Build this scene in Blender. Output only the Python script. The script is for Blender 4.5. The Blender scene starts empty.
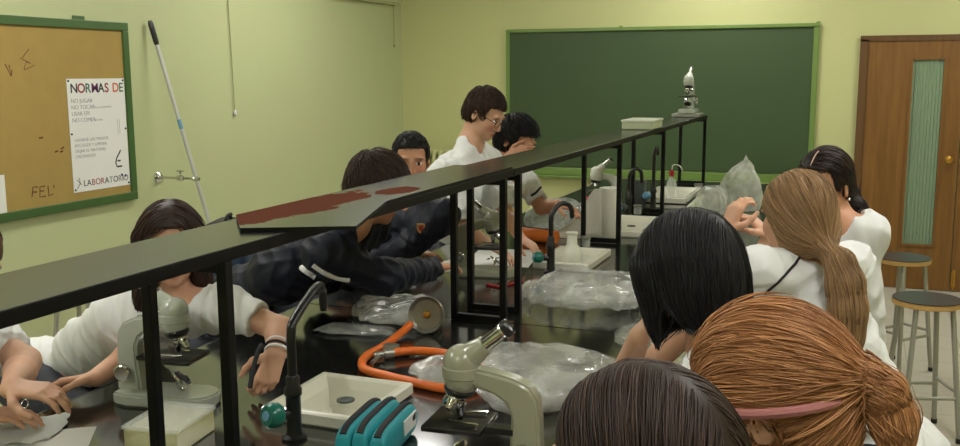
import bpy, bmesh, math, random
import numpy as np
from mathutils import Vector, Matrix, noise
R_ = math.radians
PI = math.pi
random.seed(7)
rng = np.random.default_rng(11)
scn = bpy.context.scene
COL = scn.collection

# ------------------------------------------------------------------ camera
F_PX = 960.0
YAW, PITCH, ROLL, CAM_H = R_(21.65), R_(8.88), R_(-0.25), 1.75
_fw = np.array([-math.sin(YAW)*math.cos(PITCH), math.cos(YAW)*math.cos(PITCH), -math.sin(PITCH)])
_r = np.array([math.cos(YAW), math.sin(YAW), 0.0])
_u = np.cross(_r, _fw)
_r2 = _r*math.cos(ROLL)+_u*math.sin(ROLL)
_u2 = np.cross(_r2, _fw)
CAMP = np.array([0, 0, CAM_H])
def ray(x, y): return _fw+_r2*(x-480)/F_PX-_u2*(y-223)/F_PX
def atz(x, y, z):
    d = ray(x, y); return CAMP+d*(z-CAM_H)/d[2]
def aty(x, y, Y):
    d = ray(x, y); return CAMP+d*Y/d[1]
def atx(x, y, X):
    d = ray(x, y); return CAMP+d*X/d[0]
def att(x, y, t): return CAMP+ray(x, y)*t

cam = bpy.data.cameras.new('camera')
cam.sensor_width = 36.0
cam.lens = F_PX/960.0*36.0
cam.clip_start = 0.02
co = bpy.data.objects.new('camera', cam)
COL.objects.link(co)
co.matrix_world = Matrix(((_r2[0], _u2[0], -_fw[0], 0), (_r2[1], _u2[1], -_fw[1], 0), (_r2[2], _u2[2], -_fw[2], CAM_H), (0, 0, 0, 1)))
scn.camera = co
scn.view_settings.view_transform = 'Standard'
scn.view_settings.look = 'None'
scn.view_settings.gamma = 1.0
scn.view_settings.use_curve_mapping = False
scn.view_settings.exposure = 0.0
wd = bpy.data.worlds.new('world'); scn.world = wd
wd.use_nodes = True
wd.node_tree.nodes['Background'].inputs[0].default_value = (0.02, 0.02, 0.018, 1)

# ------------------------------------------------------------------ materials
def s2l(c):
    return tuple(((v/255.0)/12.92 if v/255.0 <= 0.04045 else ((v/255.0+0.055)/1.055)**2.4) for v in c)
def mat(name, col, rough=0.5, metal=0.0, spec=0.5, var=0.06, scale=8.0, bump=0.0, bscale=60.0, alpha=1.0, trans=0.0, coat=0.0, sheen=0.0, emit=None, es=0.0, lin=False, sss=0.0):
    m = bpy.data.materials.new(name); m.use_nodes = True
    nt = m.node_tree; b = nt.nodes['Principled BSDF']
    c = col if lin else s2l(col)
    b.inputs['Roughness'].default_value = rough
    b.inputs['Metallic'].default_value = metal
    b.inputs['Specular IOR Level'].default_value = spec
    b.inputs['Alpha'].default_value = alpha
    b.inputs['Transmission Weight'].default_value = trans
    b.inputs['Coat Weight'].default_value = coat
    b.inputs['Sheen Weight'].default_value = sheen
    if sss:
        b.inputs['Subsurface Weight'].default_value = sss
        b.inputs['Subsurface Radius'].default_value = (0.012, 0.005, 0.003)
        b.inputs['Subsurface Scale'].default_value = 1.0
    tc = nt.nodes.new('ShaderNodeTexCoord')
    n = nt.nodes.new('ShaderNodeTexNoise'); n.inputs['Scale'].default_value = scale; n.inputs['Detail'].default_value = 4
    nt.links.new(tc.outputs['Object'], n.inputs['Vector'])
    mx = nt.nodes.new('ShaderNodeMix'); mx.data_type = 'RGBA'
    mx.inputs[6].default_value = tuple(v*(1-var) for v in c)+(1,)
    mx.inputs[7].default_value = tuple(min(1, v*(1+var)) for v in c)+(1,)
    nt.links.new(n.outputs['Fac'], mx.inputs[0])
    nt.links.new(mx.outputs[2], b.inputs['Base Color'])
    if bump:
        n2 = nt.nodes.new('ShaderNodeTexNoise'); n2.inputs['Scale'].default_value = bscale; n2.inputs['Detail'].default_value = 6
        nt.links.new(tc.outputs['Object'], n2.inputs['Vector'])
        bp = nt.nodes.new('ShaderNodeBump'); bp.inputs['Strength'].default_value = bump; bp.inputs['Distance'].default_value = 0.004
        nt.links.new(n2.outputs['Fac'], bp.inputs['Height'])
        nt.links.new(bp.outputs['Normal'], b.inputs['Normal'])
    if emit:
        b.inputs['Emission Color'].default_value = tuple(emit)+(1,)
        b.inputs['Emission Strength'].default_value = es
    return m
def N(m): return m.node_tree
def bsdf(m): return m.node_tree.nodes['Principled BSDF']

M = {}
M['wall'] = mat('wall_paint', (184, 190, 144), 0.45, var=0.03, scale=2.2, bump=0.25, bscale=18, spec=0.35)
M['wall2'] = mat('wall_paint_back', (192, 193, 138), 0.45, var=0.03, scale=2.0, bump=0.2, bscale=18, spec=0.35)
M['ceil'] = mat('ceiling_paint', (225, 224, 214), 0.8, var=0.02)
M['frame_green'] = mat('green_frame', (62, 92, 46), 0.4, var=0.08, scale=6)
M['rail_green'] = mat('pale_green_rail', (108, 134, 68), 0.35, var=0.08, scale=4)
M['board'] = mat('chalkboard_surface', (62, 81, 50), 0.5, var=0.05, scale=2.2, spec=0.35)
M['cork'] = mat('cork', (162, 137, 78), 0.8, var=0.09, scale=9, bump=0.25, bscale=220, spec=0.2)
M['paper'] = mat('paper', (222, 222, 216), 0.7, var=0.02, spec=0.2)
M['paper2'] = mat('thin_paper', (205, 209, 205), 0.7, var=0.03, spec=0.2)
M['ink'] = mat('ink_black', (40, 38, 40), 0.7, var=0.05)
M['ink_grey'] = mat('pencil_grey', (120, 120, 122), 0.8, var=0.05)
M['ink_red'] = mat('ink_red', (140, 30, 34), 0.7)
M['ink_blue'] = mat('ink_blue', (30, 40, 90), 0.7)
M['ink_green'] = mat('ink_green', (50, 110, 90), 0.7)
M['ink_purple'] = mat('ink_purple', (90, 30, 80), 0.7)
M['ink_orange'] = mat('ink_orange', (200, 90, 50), 0.7)
M['scrawl'] = mat('scrawl_brown', (92, 58, 30), 0.9, var=0.1)
M['black_metal'] = mat('black_painted_steel', (11, 11, 11), 0.4, spec=0.25, var=0.15, scale=30)
M['black_plastic'] = mat('black_plastic', (20, 20, 21), 0.35)
M['chrome'] = mat('chrome', (205, 205, 200), 0.16, metal=1.0, var=0.03)
M['steel'] = mat('grey_steel', (170, 170, 160), 0.35, metal=0.85, var=0.05)
M['alu'] = mat('aluminium_tube', (196, 198, 194), 0.35, metal=0.5, var=0.04)
M['stool_leg'] = mat('stool_grey_paint', (163, 162, 148), 0.4, metal=0.3, var=0.05)
M['mic_grey'] = mat('microscope_enamel', (150, 152, 130), 0.25, var=0.04, coat=0.4)
M['mic_light'] = mat('microscope_enamel_pale', (176, 182, 168), 0.25, var=0.04, coat=0.4)
M['mic_white'] = mat('microscope_enamel_white', (205, 208, 196), 0.3, var=0.04, coat=0.3)
M['mic_black'] = mat('microscope_black', (24, 24, 25), 0.3, coat=0.3)
M['lens'] = mat('eyepiece_glass', (12, 14, 18), 0.05, spec=0.8)
M['brass'] = mat('brass', (196, 150, 70), 0.28, metal=1.0)
M['ceramic'] = mat('white_ceramic', (214, 213, 196), 0.16, var=0.02, coat=0.5)
M['wood_edge'] = mat('light_wood_edging', (196, 156, 92), 0.45, var=0.1, scale=20)
M['cabinet'] = mat('cabinet_laminate', (176, 170, 150), 0.5, var=0.04)
M['teal'] = mat('teal_nylon', (22, 138, 146), 0.55, var=0.12, scale=30, bump=0.3, bscale=300)
M['teal_dark'] = mat('green_tap_knob', (20, 104, 88), 0.3, var=0.1)
M['blue_knob'] = mat('pale_blue_tap_knob', (104, 152, 180), 0.35)
M['orange'] = mat('orange_rubber', (222, 108, 30), 0.42, var=0.06, scale=18)
M['orange_cloth'] = mat('orange_cloth', (214, 112, 34), 0.6, var=0.08, scale=18)
M['red_plastic'] = mat('red_plastic', (150, 30, 28), 0.35)
M['pink'] = mat('pink_cloth', (196, 62, 88), 0.6, var=0.08)
M['grey_metal'] = mat('burner_grey_metal', (150, 148, 138), 0.32, metal=0.8, var=0.1, scale=30)
M['dark_grey'] = mat('dark_grey_box', (66, 72, 66), 0.5, var=0.08)
M['tissue'] = mat('paper_towel', (228, 227, 210), 0.9, var=0.015, bump=0.3, bscale=150, spec=0.1)
M['navy'] = mat('navy_polyester', (19, 23, 37), 0.6, var=0.12, scale=14, bump=0.25, bscale=40, spec=0.3)
M['white_cotton'] = mat('white_cotton', (224, 225, 224), 0.8, var=0.015, scale=10, bump=0.25, bscale=30, spec=0.15, sheen=0.1)
M['black_cloth'] = mat('black_cloth', (22, 22, 26), 0.75, var=0.1)
M['trouser'] = mat('dark_navy_trousers', (32, 35, 48), 0.75, var=0.1, bump=0.2, bscale=40)
M['shoe'] = mat('dark_shoe', (40, 40, 44), 0.55)
M['cord'] = mat('pale_cord', (150, 152, 110), 0.7)
M['wire_black'] = mat('black_glasses_frame', (18, 18, 20), 0.3)
M['backpack'] = mat('dark_blue_nylon', (30, 52, 78), 0.6, var=0.12, bump=0.3, bscale=120)
M['gold'] = mat('gold_thread', (190, 150, 90), 0.6)
M['red_thread'] = mat('red_thread', (150, 50, 40), 0.6)
M['scalp'] = mat('scalp_skin', (206, 178, 160), 0.6)
M['eye_white'] = mat('eye_white', (225, 220, 212), 0.15)
M['iris'] = mat('dark_iris', (40, 26, 18), 0.1)
M['seat_dark'] = mat('dark_laminate_seat', (40, 48, 58), 0.28, var=0.06, coat=0.3)
M['floor_white'] = None
M['rubber_black'] = mat('black_rubber', (24, 24, 24), 0.6)
M['ring_silver'] = mat('silver', (220, 220, 220), 0.2, metal=1.0)
M['pinkband'] = mat('pink_headband', (158, 100, 96), 0.7, var=0.08)
M['nail'] = mat('pale_nail', (226, 214, 214), 0.3)
M['clear'] = mat('clear_plastic', (232, 236, 226), 0.12, alpha=0.32, var=0.02, spec=0.7)
M['clear_yellow'] = mat('yellowish_clear_plastic', (222, 216, 164), 0.15, alpha=0.5, var=0.03, spec=0.7)
M['frosted'] = mat('frosted_plastic', (228, 230, 212), 0.3, alpha=0.75, var=0.02)
M['palebox'] = mat('pale_box_plastic', (190, 198, 164), 0.35, var=0.04)
M['lamp'] = mat('lamp_diffuser', (255, 255, 255), 0.5, emit=(1.0, 0.98, 0.94), es=25.5)

# bench laminate: black, glossy, worn red-brown in places
def laminate(name, spots, rough=0.1, base=(16, 17, 16), spec=0.55):
    m = mat(name, base, rough, var=0.2, scale=5, spec=spec)
    nt = N(m); b = bsdf(m)
    src = b.inputs['Base Color'].links[0].from_socket
    tc = nt.nodes.new('ShaderNodeTexCoord')
    nz = nt.nodes.new('ShaderNodeTexNoise'); nz.inputs['Scale'].default_value = 9; nz.inputs['Detail'].default_value = 8; nz.inputs['Roughness'].default_value = 0.68
    sm = nt.nodes.new('ShaderNodeMapping'); sm.inputs['Scale'].default_value = (2.2, 0.9, 1)
    nt.links.new(tc.outputs['Object'], sm.inputs['Vector']); nt.links.new(sm.outputs[0], nz.inputs['Vector'])
    prev = None
    for (x, y, rx, ry) in spots:
        mp = nt.nodes.new('ShaderNodeMapping'); mp.vector_type = 'TEXTURE'
        mp.inputs['Location'].default_value = (x, y, 0); mp.inputs['Scale'].default_value = (rx, ry, 100)
        nt.links.new(tc.outputs['Object'], mp.inputs['Vector'])
        ln = nt.nodes.new('ShaderNodeVectorMath'); ln.operation = 'LENGTH'
        nt.links.new(mp.outputs[0], ln.inputs[0])
        ad = nt.nodes.new('ShaderNodeMath'); ad.operation = 'MULTIPLY_ADD'; ad.inputs[1].default_value = 1.3
        nt.links.new(nz.outputs['Fac'], ad.inputs[0]); nt.links.new(ln.outputs['Value'], ad.inputs[2])
        mr = nt.nodes.new('ShaderNodeMapRange'); mr.inputs[1].default_value = 1.64; mr.inputs[2].default_value = 1.58
        mr.inputs[3].default_value = 0; mr.inputs[4].default_value = 1
        nt.links.new(ad.outputs[0], mr.inputs[0])
        if prev is None: prev = mr.outputs[0]
        else:
            mxx = nt.nodes.new('ShaderNodeMath'); mxx.operation = 'MAXIMUM'
            nt.links.new(prev, mxx.inputs[0]); nt.links.new(mr.outputs[0], mxx.inputs[1]); prev = mxx.outputs[0]
    if prev is not None:
        mx = nt.nodes.new('ShaderNodeMix'); mx.data_type = 'RGBA'
        nt.links.new(prev, mx.inputs[0]); nt.links.new(src, mx.inputs[6])
        mx.inputs[7].default_value = s2l((98, 60, 48))+(1,)
        nt.links.new(mx.outputs[2], b.inputs['Base Color'])
        rr = nt.nodes.new('ShaderNodeMapRange'); rr.inputs[3].default_value = rough; rr.inputs[4].default_value = rough
        nt.links.new(prev, rr.inputs[0]); nt.links.new(rr.outputs[0], b.inputs['Roughness'])
        sp = nt.nodes.new('ShaderNodeMapRange'); sp.inputs[3].default_value = spec; sp.inputs[4].default_value = 0.0
        nt.links.new(prev, sp.inputs[0]); nt.links.new(sp.outputs[0], b.inputs['Specular IOR Level'])
    return m
M['bench'] = laminate('black_bench_laminate', [(-1.62, 2.62, 0.30, 0.42), (-1.25, 2.42, 0.22, 0.16)], 0.12, (24, 24, 22), 0.5)
bsdf(M['bench']).inputs['IOR'].default_value = 2.15
M['shelf'] = laminate('black_shelf_laminate', [(-1.24, 1.93, 0.09, 0.36), (-1.16, 2.32, 0.05, 0.10)], 0.2)

# floor tiles
def floor_mat():
    m = mat('floor_tiles', (196, 192, 178), 0.28, var=0.03, scale=3)
    nt = N(m); b = bsdf(m); src = b.inputs['Base Color'].links[0].from_socket
    tc = nt.nodes.new('ShaderNodeTexCoord')
    br = nt.nodes.new('ShaderNodeTexBrick'); br.offset = 0; br.inputs['Scale'].default_value = 1.0
    br.inputs['Brick Width'].default_value = 0.33; br.inputs['Row Height'].default_value = 0.33; br.inputs['Mortar Size'].default_value = 0.003
    br.inputs['Color1'].default_value = (1, 1, 1, 1); br.inputs['Color2'].default_value = (0.95, 0.95, 0.95, 1); br.inputs['Mortar'].default_value = (0.62, 0.6, 0.55, 1)
    nt.links.new(tc.outputs['Object'], br.inputs['Vector'])
    mx = nt.nodes.new('ShaderNodeMix'); mx.data_type = 'RGBA'; mx.blend_type = 'MULTIPLY'; mx.inputs[0].default_value = 1
    nt.links.new(src, mx.inputs[6]); nt.links.new(br.outputs['Color'], mx.inputs[7])
    nt.links.new(mx.outputs[2], b.inputs['Base Color'])
    return m
M['floor'] = floor_mat()
# wood grain (vertical)
def wood(name, c1, c2, rough=0.4):
    m = mat(name, c1, rough, var=0.05)
    nt = N(m); b = bsdf(m)
    tc = nt.nodes.new('ShaderNodeTexCoord')
    mp = nt.nodes.new('ShaderNodeMapping'); mp.inputs['Scale'].default_value = (26, 26, 1.6)
    nt.links.new(tc.outputs['Object'], mp.inputs['Vector'])
    nz = nt.nodes.new('ShaderNodeTexNoise'); nz.inputs['Scale'].default_value = 1.0; nz.inputs['Detail'].default_value = 7; nz.inputs['Distortion'].default_value = 0.6
    nt.links.new(mp.outputs[0], nz.inputs['Vector'])
    cr = nt.nodes.new('ShaderNodeValToRGB')
    cr.color_ramp.elements[0].position = 0.3; cr.color_ramp.elements[0].color = s2l(c1)+(1,)
    cr.color_ramp.elements[1].position = 0.7; cr.color_ramp.elements[1].color = s2l(c2)+(1,)
    nt.links.new(nz.outputs['Fac'], cr.inputs[0]); nt.links.new(cr.outputs[0], b.inputs['Base Color'])
    return m
M['door'] = wood('door_wood', (108, 70, 20), (130, 90, 34), 0.5)
M['door_frame'] = wood('door_frame_wood', (84, 54, 20), (100, 68, 28), 0.5)
def ribglass():
    m = mat('ribbed_glass', (132, 154, 126), 0.18, var=0.05, spec=0.6)
    nt = N(m); b = bsdf(m)
    tc = nt.nodes.new('ShaderNodeTexCoord')
    wv = nt.nodes.new('ShaderNodeTexWave'); wv.bands_direction = 'X'; wv.inputs['Scale'].default_value = 13
    nt.links.new(tc.outputs['Object'], wv.inputs['Vector'])
    bp = nt.nodes.new('ShaderNodeBump'); bp.inputs['Strength'].default_value = 0.8; bp.inputs['Distance'].default_value = 0.01
    nt.links.new(wv.outputs['Fac'], bp.inputs['Height']); nt.links.new(bp.outputs['Normal'], b.inputs['Normal'])
    return m
M['ribglass'] = ribglass()
def bagmat(name, col, a0, a1):
    m = mat(name, col, 0.16, var=0.03, spec=0.8)
    nt = N(m); b = bsdf(m)
    tc = nt.nodes.new('ShaderNodeTexCoord')
    nz = nt.nodes.new('ShaderNodeTexNoise'); nz.inputs['Scale'].default_value = 8; nz.inputs['Detail'].default_value = 4; nz.inputs['Distortion'].default_value = 1.2
    nt.links.new(tc.outputs['Object'], nz.inputs['Vector'])
    mr = nt.nodes.new('ShaderNodeMapRange'); mr.inputs[1].default_value = 0.35; mr.inputs[2].default_value = 0.65
    mr.inputs[3].default_value = a0; mr.inputs[4].default_value = a1
    nt.links.new(nz.outputs['Fac'], mr.inputs[0]); nt.links.new(mr.outputs[0], b.inputs['Alpha'])
    nz2 = nt.nodes.new('ShaderNodeTexNoise'); nz2.inputs['Scale'].default_value = 16; nz2.inputs['Detail'].default_value = 3; nz2.inputs['Distortion'].default_value = 2.0
    nt.links.new(tc.outputs['Object'], nz2.inputs['Vector'])
    bp = nt.nodes.new('ShaderNodeBump'); bp.inputs['Strength'].default_value = 0.2; bp.inputs['Distance'].default_value = 0.012
    nt.links.new(nz2.outputs['Fac'], bp.inputs['Height']); nt.links.new(bp.outputs['Normal'], b.inputs['Normal'])
    return m
M['bag'] = bagmat('crumpled_clear_film', (234, 236, 228), 0.13, 0.42)
M['shelf_edge'] = mat('black_board_edge', (9, 9, 9), 0.5, spec=0.2)
M['bag_milky'] = bagmat('milky_film', (226, 228, 218), 0.32, 0.62)
M['bag_thin'] = bagmat('thin_clear_film', (214, 217, 208), 0.1, 0.3)
def attrmat(name, rough, spec=0.4, sss=0.0, sheen=0.0):
    m = mat(name, (128, 128, 128), rough, spec=spec, sss=sss, sheen=sheen)
    nt = N(m); b = bsdf(m)
    a = nt.nodes.new('ShaderNodeAttribute'); a.attribute_name = 'tint'
    nt.links.new(a.outputs['Color'], b.inputs['Base Color'])
    return m
M['skin'] = attrmat('skin', 0.5, 0.35, sss=0.12)
M['hair'] = attrmat('hair', 0.5, 0.32)

# ------------------------------------------------------------------ mesh helpers
class MB:
    def __init__(s): s.v = []; s.f = []
    def add(s, vs, fs):
        b = len(s.v); s.v += [tuple(map(float, v)) for v in vs]; s.f += [tuple(b+i for i in f) for f in fs]; return s
    def box(s, c, size, mtx=None, bev=0.0):
        bm = bmesh.new(); bmesh.ops.create_cube(bm, size=1.0)
        for v in bm.verts: v.co = Vector((v.co.x*size[0], v.co.y*size[1], v.co.z*size[2]))
        if bev > 0: bmesh.ops.bevel(bm, geom=bm.edges[:], offset=bev, segments=2, affect='EDGES', profile=0.5)
        if mtx is not None: bm.transform(mtx)
        bm.transform(Matrix.Translation(Vector(c)))
        return s.addbm(bm)
    def addbm(s, bm):
        bm.verts.index_update()
        s.add([v.co for v in bm.verts], [[v.index for v in f.verts] for f in bm.faces]); bm.free(); return s
    def tube(s, pts, r, n=10, caps=True, up=(0, 0, 1)):
        pts = [Vector(p) for p in pts]; rs = r if hasattr(r, '__len__') else [r]*len(pts)
        vs, fs = [], []; prev = None
        for i, p in enumerate(pts):
            t = (pts[min(i+1, len(pts)-1)]-pts[max(i-1, 0)]).normalized()
            if prev is None:
                a = Vector(up) if abs(t.dot(Vector(up))) < 0.95 else Vector((1, 0, 0))
                x = t.cross(a).normalized()
            else: x = (prev-t*prev.dot(t)).normalized()
            y = t.cross(x); prev = x
            for k in range(n):
                a = 2*PI*k/n; vs.append(p+(x*math.cos(a)+y*math.sin(a))*rs[i])
        for i in range(len(pts)-1):
            for k in range(n): fs.append((i*n+k, i*n+(k+1) % n, (i+1)*n+(k+1) % n, (i+1)*n+k))
        if caps: fs += [tuple(range(n-1, -1, -1)), tuple((len(pts)-1)*n+k for k in range(n))]
        return s.add(vs, fs)
    def lathe(s, prof, n=24, mtx=None, c=(0, 0, 0)):
        vs, fs = [], []
        for (r, z) in prof:
            for k in range(n):
                a = 2*PI*k/n; vs.append(Vector((max(r, 1e-5)*math.cos(a), max(r, 1e-5)*math.sin(a), z)))
        for i in range(len(prof)-1):
            for k in range(n): fs.append((i*n+k, i*n+(k+1) % n, (i+1)*n+(k+1) % n, (i+1)*n+k))
        fs += [tuple(range(n-1, -1, -1)), tuple((len(prof)-1)*n+k for k in range(n))]
        if mtx is not None: vs = [mtx @ v for v in vs]
        return s.add([v+Vector(c) for v in vs], fs)
    def prism(s, poly, h0, h1, mtx=None, bev=0.0, seg=2):
        """poly in local xy, extruded from h0 to h1 in local z"""
        bm = bmesh.new()
        f = bm.faces.new([bm.verts.new((p[0], p[1], h0)) for p in poly])
        r = bmesh.ops.extrude_face_region(bm, geom=[f])
        bmesh.ops.translate(bm, verts=[e for e in r['geom'] if isinstance(e, bmesh.types.BMVert)], vec=(0, 0, h1-h0))
        bmesh.ops.recalc_face_normals(bm, faces=bm.faces[:])
        if bev > 0: bmesh.ops.bevel(bm, geom=[e for e in bm.edges if len(e.link_faces) == 2 and e.calc_face_angle(0) > 0.6], offset=bev, segments=seg, affect='EDGES')
        if mtx is not None: bm.transform(mtx)
        return s.addbm(bm)
    def mesh(s, name):
        me = bpy.data.meshes.new(name); me.from_pydata(s.v, [], s.f); me.update(); return me

def recalc(me):
    bm = bmesh.new(); bm.from_mesh(me); bmesh.ops.recalc_face_normals(bm, faces=bm.faces[:]); bm.to_mesh(me); bm.free()
def put(name, mb, m, parent=None, smooth=True, angle=40, world=True):
    """link MB or mesh as ONE object; with a parent, verts given in world space are moved into the parent's space"""
    me = mb.mesh(name) if isinstance(mb, MB) else mb
    if isinstance(mb, MB): recalc(me)
    me.materials.clear() if False else None
    if m is not None: me.materials.append(m)
    o = bpy.data.objects.new(name, me); COL.objects.link(o)
    if parent is not None:
        if world:
            root = parent; off = Vector((0, 0, 0)); p = parent
            while p is not None: off += p.location; p = p.parent
            me.transform(Matrix.Translation(-off))
        o.parent = parent
    if smooth:
        me.polygons.foreach_set('use_smooth', [True]*len(me.polygons))
        if angle < 180: 
            try: me.set_sharp_from_angle(angle=R_(angle))
            except Exception: pass
    return o
def tag(o, label, cat, group=None, kind=None):
    o['label'] = label; o['category'] = cat
    if group: o['group'] = group
    if kind: o['kind'] = kind
    return o
def thing(name, label, cat, loc=(0, 0, 0), rz=0.0, group=None):
    o = bpy.data.objects.new(name, None); COL.objects.link(o)
    o.location = Vector(loc); o.rotation_euler = (0, 0, rz); o.empty_display_size = 0.1
    return tag(o, label, cat, group)
def struct(name, mb, m, parent=None, smooth=False):
    o = put(name, mb, m, parent, smooth=smooth)
    if parent is None: o['kind'] = 'structure'
    return o
def copy_tree(o, parent=None):
    c = o.copy(); COL.objects.link(c)
    if parent is not None: c.parent = parent
    for ch in list(o.children): copy_tree(ch, c)
    return c
def frame3(f, up=(0, 0, 1)):
    f = Vector(f).normalized(); r = f.cross(Vector(up)).normalized(); u = r.cross(f)
    return Matrix((r, f, u)).transposed()      # columns: right, forward, up
def rot_to(d):
    """matrix whose local z points along d"""
    return Vector((0, 0, 1)).rotation_difference(Vector(d).normalized()).to_matrix().to_4x4()
def spline(pts, n=8):
    P = [Vector(p) for p in pts]; out = []
    for i in range(len(P)-1):
        p0, p1, p2, p3 = P[max(i-1, 0)], P[i], P[i+1], P[min(i+2, len(P)-1)]
        for k in range(n):
            t = k/n
            out.append(0.5*((2*p1)+(-p0+p2)*t+(2*p0-5*p1+4*p2-p3)*t*t+(-p0+3*p1-3*p2+p3)*t**3))
    out.append(P[-1]); return out
def bag_of(n): return None
# ------------------------------------------------------------------ implicit surfaces (bodies, clothes, hair)
def v3(a): return np.array([a[0], a[1], a[2]], dtype=np.float32)
class Body:
    def __init__(s): s.p = []; s.lo = []; s.hi = []
    def _add(s, f, k, sub, lo, hi):
        s.p.append((f, k, sub))
        if not sub: s.lo.append(lo); s.hi.append(hi)
    def cone(s, a, b, ra, rb, k=0.02, sub=False, cuts=()):
        a, b = v3(a), v3(b); ba = b-a; bb = float(ba@ba)+1e-9
        cuts = [(v3(c), v3(n)) for c, n in cuts]
        def f(P):
            pa = P-a; h = np.clip((pa@ba)/bb, 0, 1)
            q = pa-h[..., None]*ba
            d = np.sqrt((q*q).sum(-1))-(ra+(rb-ra)*h)
            for c, n in cuts: d = np.maximum(d, (P-c)@n)
            return d
        s._add(f, k, sub, np.minimum(a-ra, b-rb), np.maximum(a+ra, b+rb))
    def ell(s, c, r, k=0.02, M3=None, sub=False, cuts=()):
        c = v3(c); r = np.array(r, dtype=np.float32); mr = float(r.max())
        Rm = np.array(M3, dtype=np.float32) if M3 is not None else None
        cuts = [(v3(a), v3(n)) for a, n in cuts]
        def f(P):
            q = P-c
            if Rm is not None: q = q@Rm
            q1 = q/r; k0 = np.sqrt((q1*q1).sum(-1)); q2 = q1/r; k1 = np.sqrt((q2*q2).sum(-1))+1e-9
            d = k0*(k0-1)/k1
            for a, n in cuts: d = np.maximum(d, (P-a)@n)
            return d
        s._add(f, k, sub, c-mr, c+mr)
    def subf(s, f, k=0.01): s._add(f, k, True, None, None)
    def plane(s, c, n, k=0.005):
        """cut everything on the side n points to"""
        c, n = v3(c), v3(n); n = n/np.linalg.norm(n)
        def f(P): return -((P-c)@n)
        s._add(f, k, True, None, None)
    def ev(s, P):
        d = np.full(P.shape[:-1], 1e3, np.float32)
        for f, k, sub in s.p:
            e = f(P)
            d = smax(d, -e, k) if sub else smin(d, e, k)
        return d
    def grad(s, P, e=0.002):
        g = np.zeros_like(P)
        for i in range(3):
            o = np.zeros(3, np.float32); o[i] = e
            g[..., i] = s.ev(P+o)-s.ev(P-o)
        return g/(np.linalg.norm(g, axis=-1, keepdims=True)+1e-9)
def smin(a, b, k):
    h = np.clip(0.5+0.5*(b-a)/k, 0, 1); return b+(a-b)*h-k*h*(1-h)
def smax(a, b, k): return -smin(-a, -b, k)

CORN = np.array([[i, j, k] for i in (0, 1) for j in (0, 1) for k in (0, 1)])
EDG = [(a, b) for a in range(8) for b in range(a+1, 8) if abs(CORN[a]-CORN[b]).sum() == 1]
def mesh_sdf(B, vox, disp=None, amp=0.0):
    lo = np.min(B.lo, axis=0)-0.02-amp; hi = np.max(B.hi, axis=0)+0.02+amp
    nb = np.ceil((hi-lo)/(8*vox)).astype(int); bs = 8*vox
    g = np.stack(np.meshgrid(*[np.arange(n) for n in nb], indexing='ij'), -1).reshape(-1, 3)
    C = (lo+(g+0.5)*bs).astype(np.float32)
    d = np.full(len(C), 1e3, np.float32); dps = []
    for f, k, sub in B.p:
        e = f(C); dps.append(e); d = smax(d, -e, k) if sub else smin(d, e, k)
    hd = 0.866*bs
    keep = np.abs(d) < hd*1.35+amp
    g = g[keep]; dk = np.abs(d[keep])
    li = np.stack(np.meshgrid(*[np.arange(9)]*3, indexing='ij'), -1)
    P = (lo+(g[:, None, None, None, :]*8+li[None])*vox).astype(np.float32)
    D = np.full(P.shape[:-1], 1e3, np.float32)
    for (f, k, sub), e in zip(B.p, dps):
        need = e[keep] < dk+2.7*hd+k
        if not need.any(): continue
        ee = f(P[need]); D[need] = smax(D[need], -ee, k) if sub else smin(D[need], ee, k)
    if disp is not None: D = D+disp(P)
    ins = D < 0
    cnt = np.zeros((len(g), 8, 8, 8), np.int8)
    for c in CORN: cnt += ins[:, c[0]:c[0]+8, c[1]:c[1]+8, c[2]:c[2]+8]
    act = np.argwhere((cnt > 0) & (cnt < 8))
    cell = g[act[:, 0]]*8+act[:, 1:]
    vals = np.stack([D[act[:, 0], act[:, 1]+c[0], act[:, 2]+c[1], act[:, 3]+c[2]] for c in CORN], 1)
    pos = np.zeros((len(act), 3)); n = np.zeros(len(act))
    for a, b in EDG:
        va, vb = vals[:, a], vals[:, b]; m = (va < 0) != (vb < 0)
        t = va[m]/(va[m]-vb[m])
        pos[m] += CORN[a]+(CORN[b]-CORN[a])*t[:, None]; n[m] += 1
    V = lo+(cell+pos/n[:, None])*vox
    NN = nb*8+2
    key = (cell[:, 0].astype(np.int64)*NN[1]+cell[:, 1])*NN[2]+cell[:, 2]
    order = np.argsort(key); sk = key[order]
    st = np.array([NN[1]*NN[2], NN[2], 1], dtype=np.int64)
    quads = []
    for ax in range(3):
        b = {0: 4, 1: 2, 2: 1}[ax]
        m = (vals[:, 0] < 0) != (vals[:, b] < 0)
        u, w = (ax+1) % 3, (ax+2) % 3
        k0 = key[m]; ks = [k0, k0-st[u], k0-st[u]-st[w], k0-st[w]]
        idx = []; ok = np.ones(len(k0), bool)
        for kk in ks:
            q = np.clip(np.searchsorted(sk, kk), 0, len(sk)-1); ok &= sk[q] == kk; idx.append(order[q])
        qd = np.stack(idx, 1); fl = vals[m, 0] < 0
        qd[~fl] = qd[~fl][:, ::-1]
        quads.append(qd[ok])
    return V, np.concatenate(quads)
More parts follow.
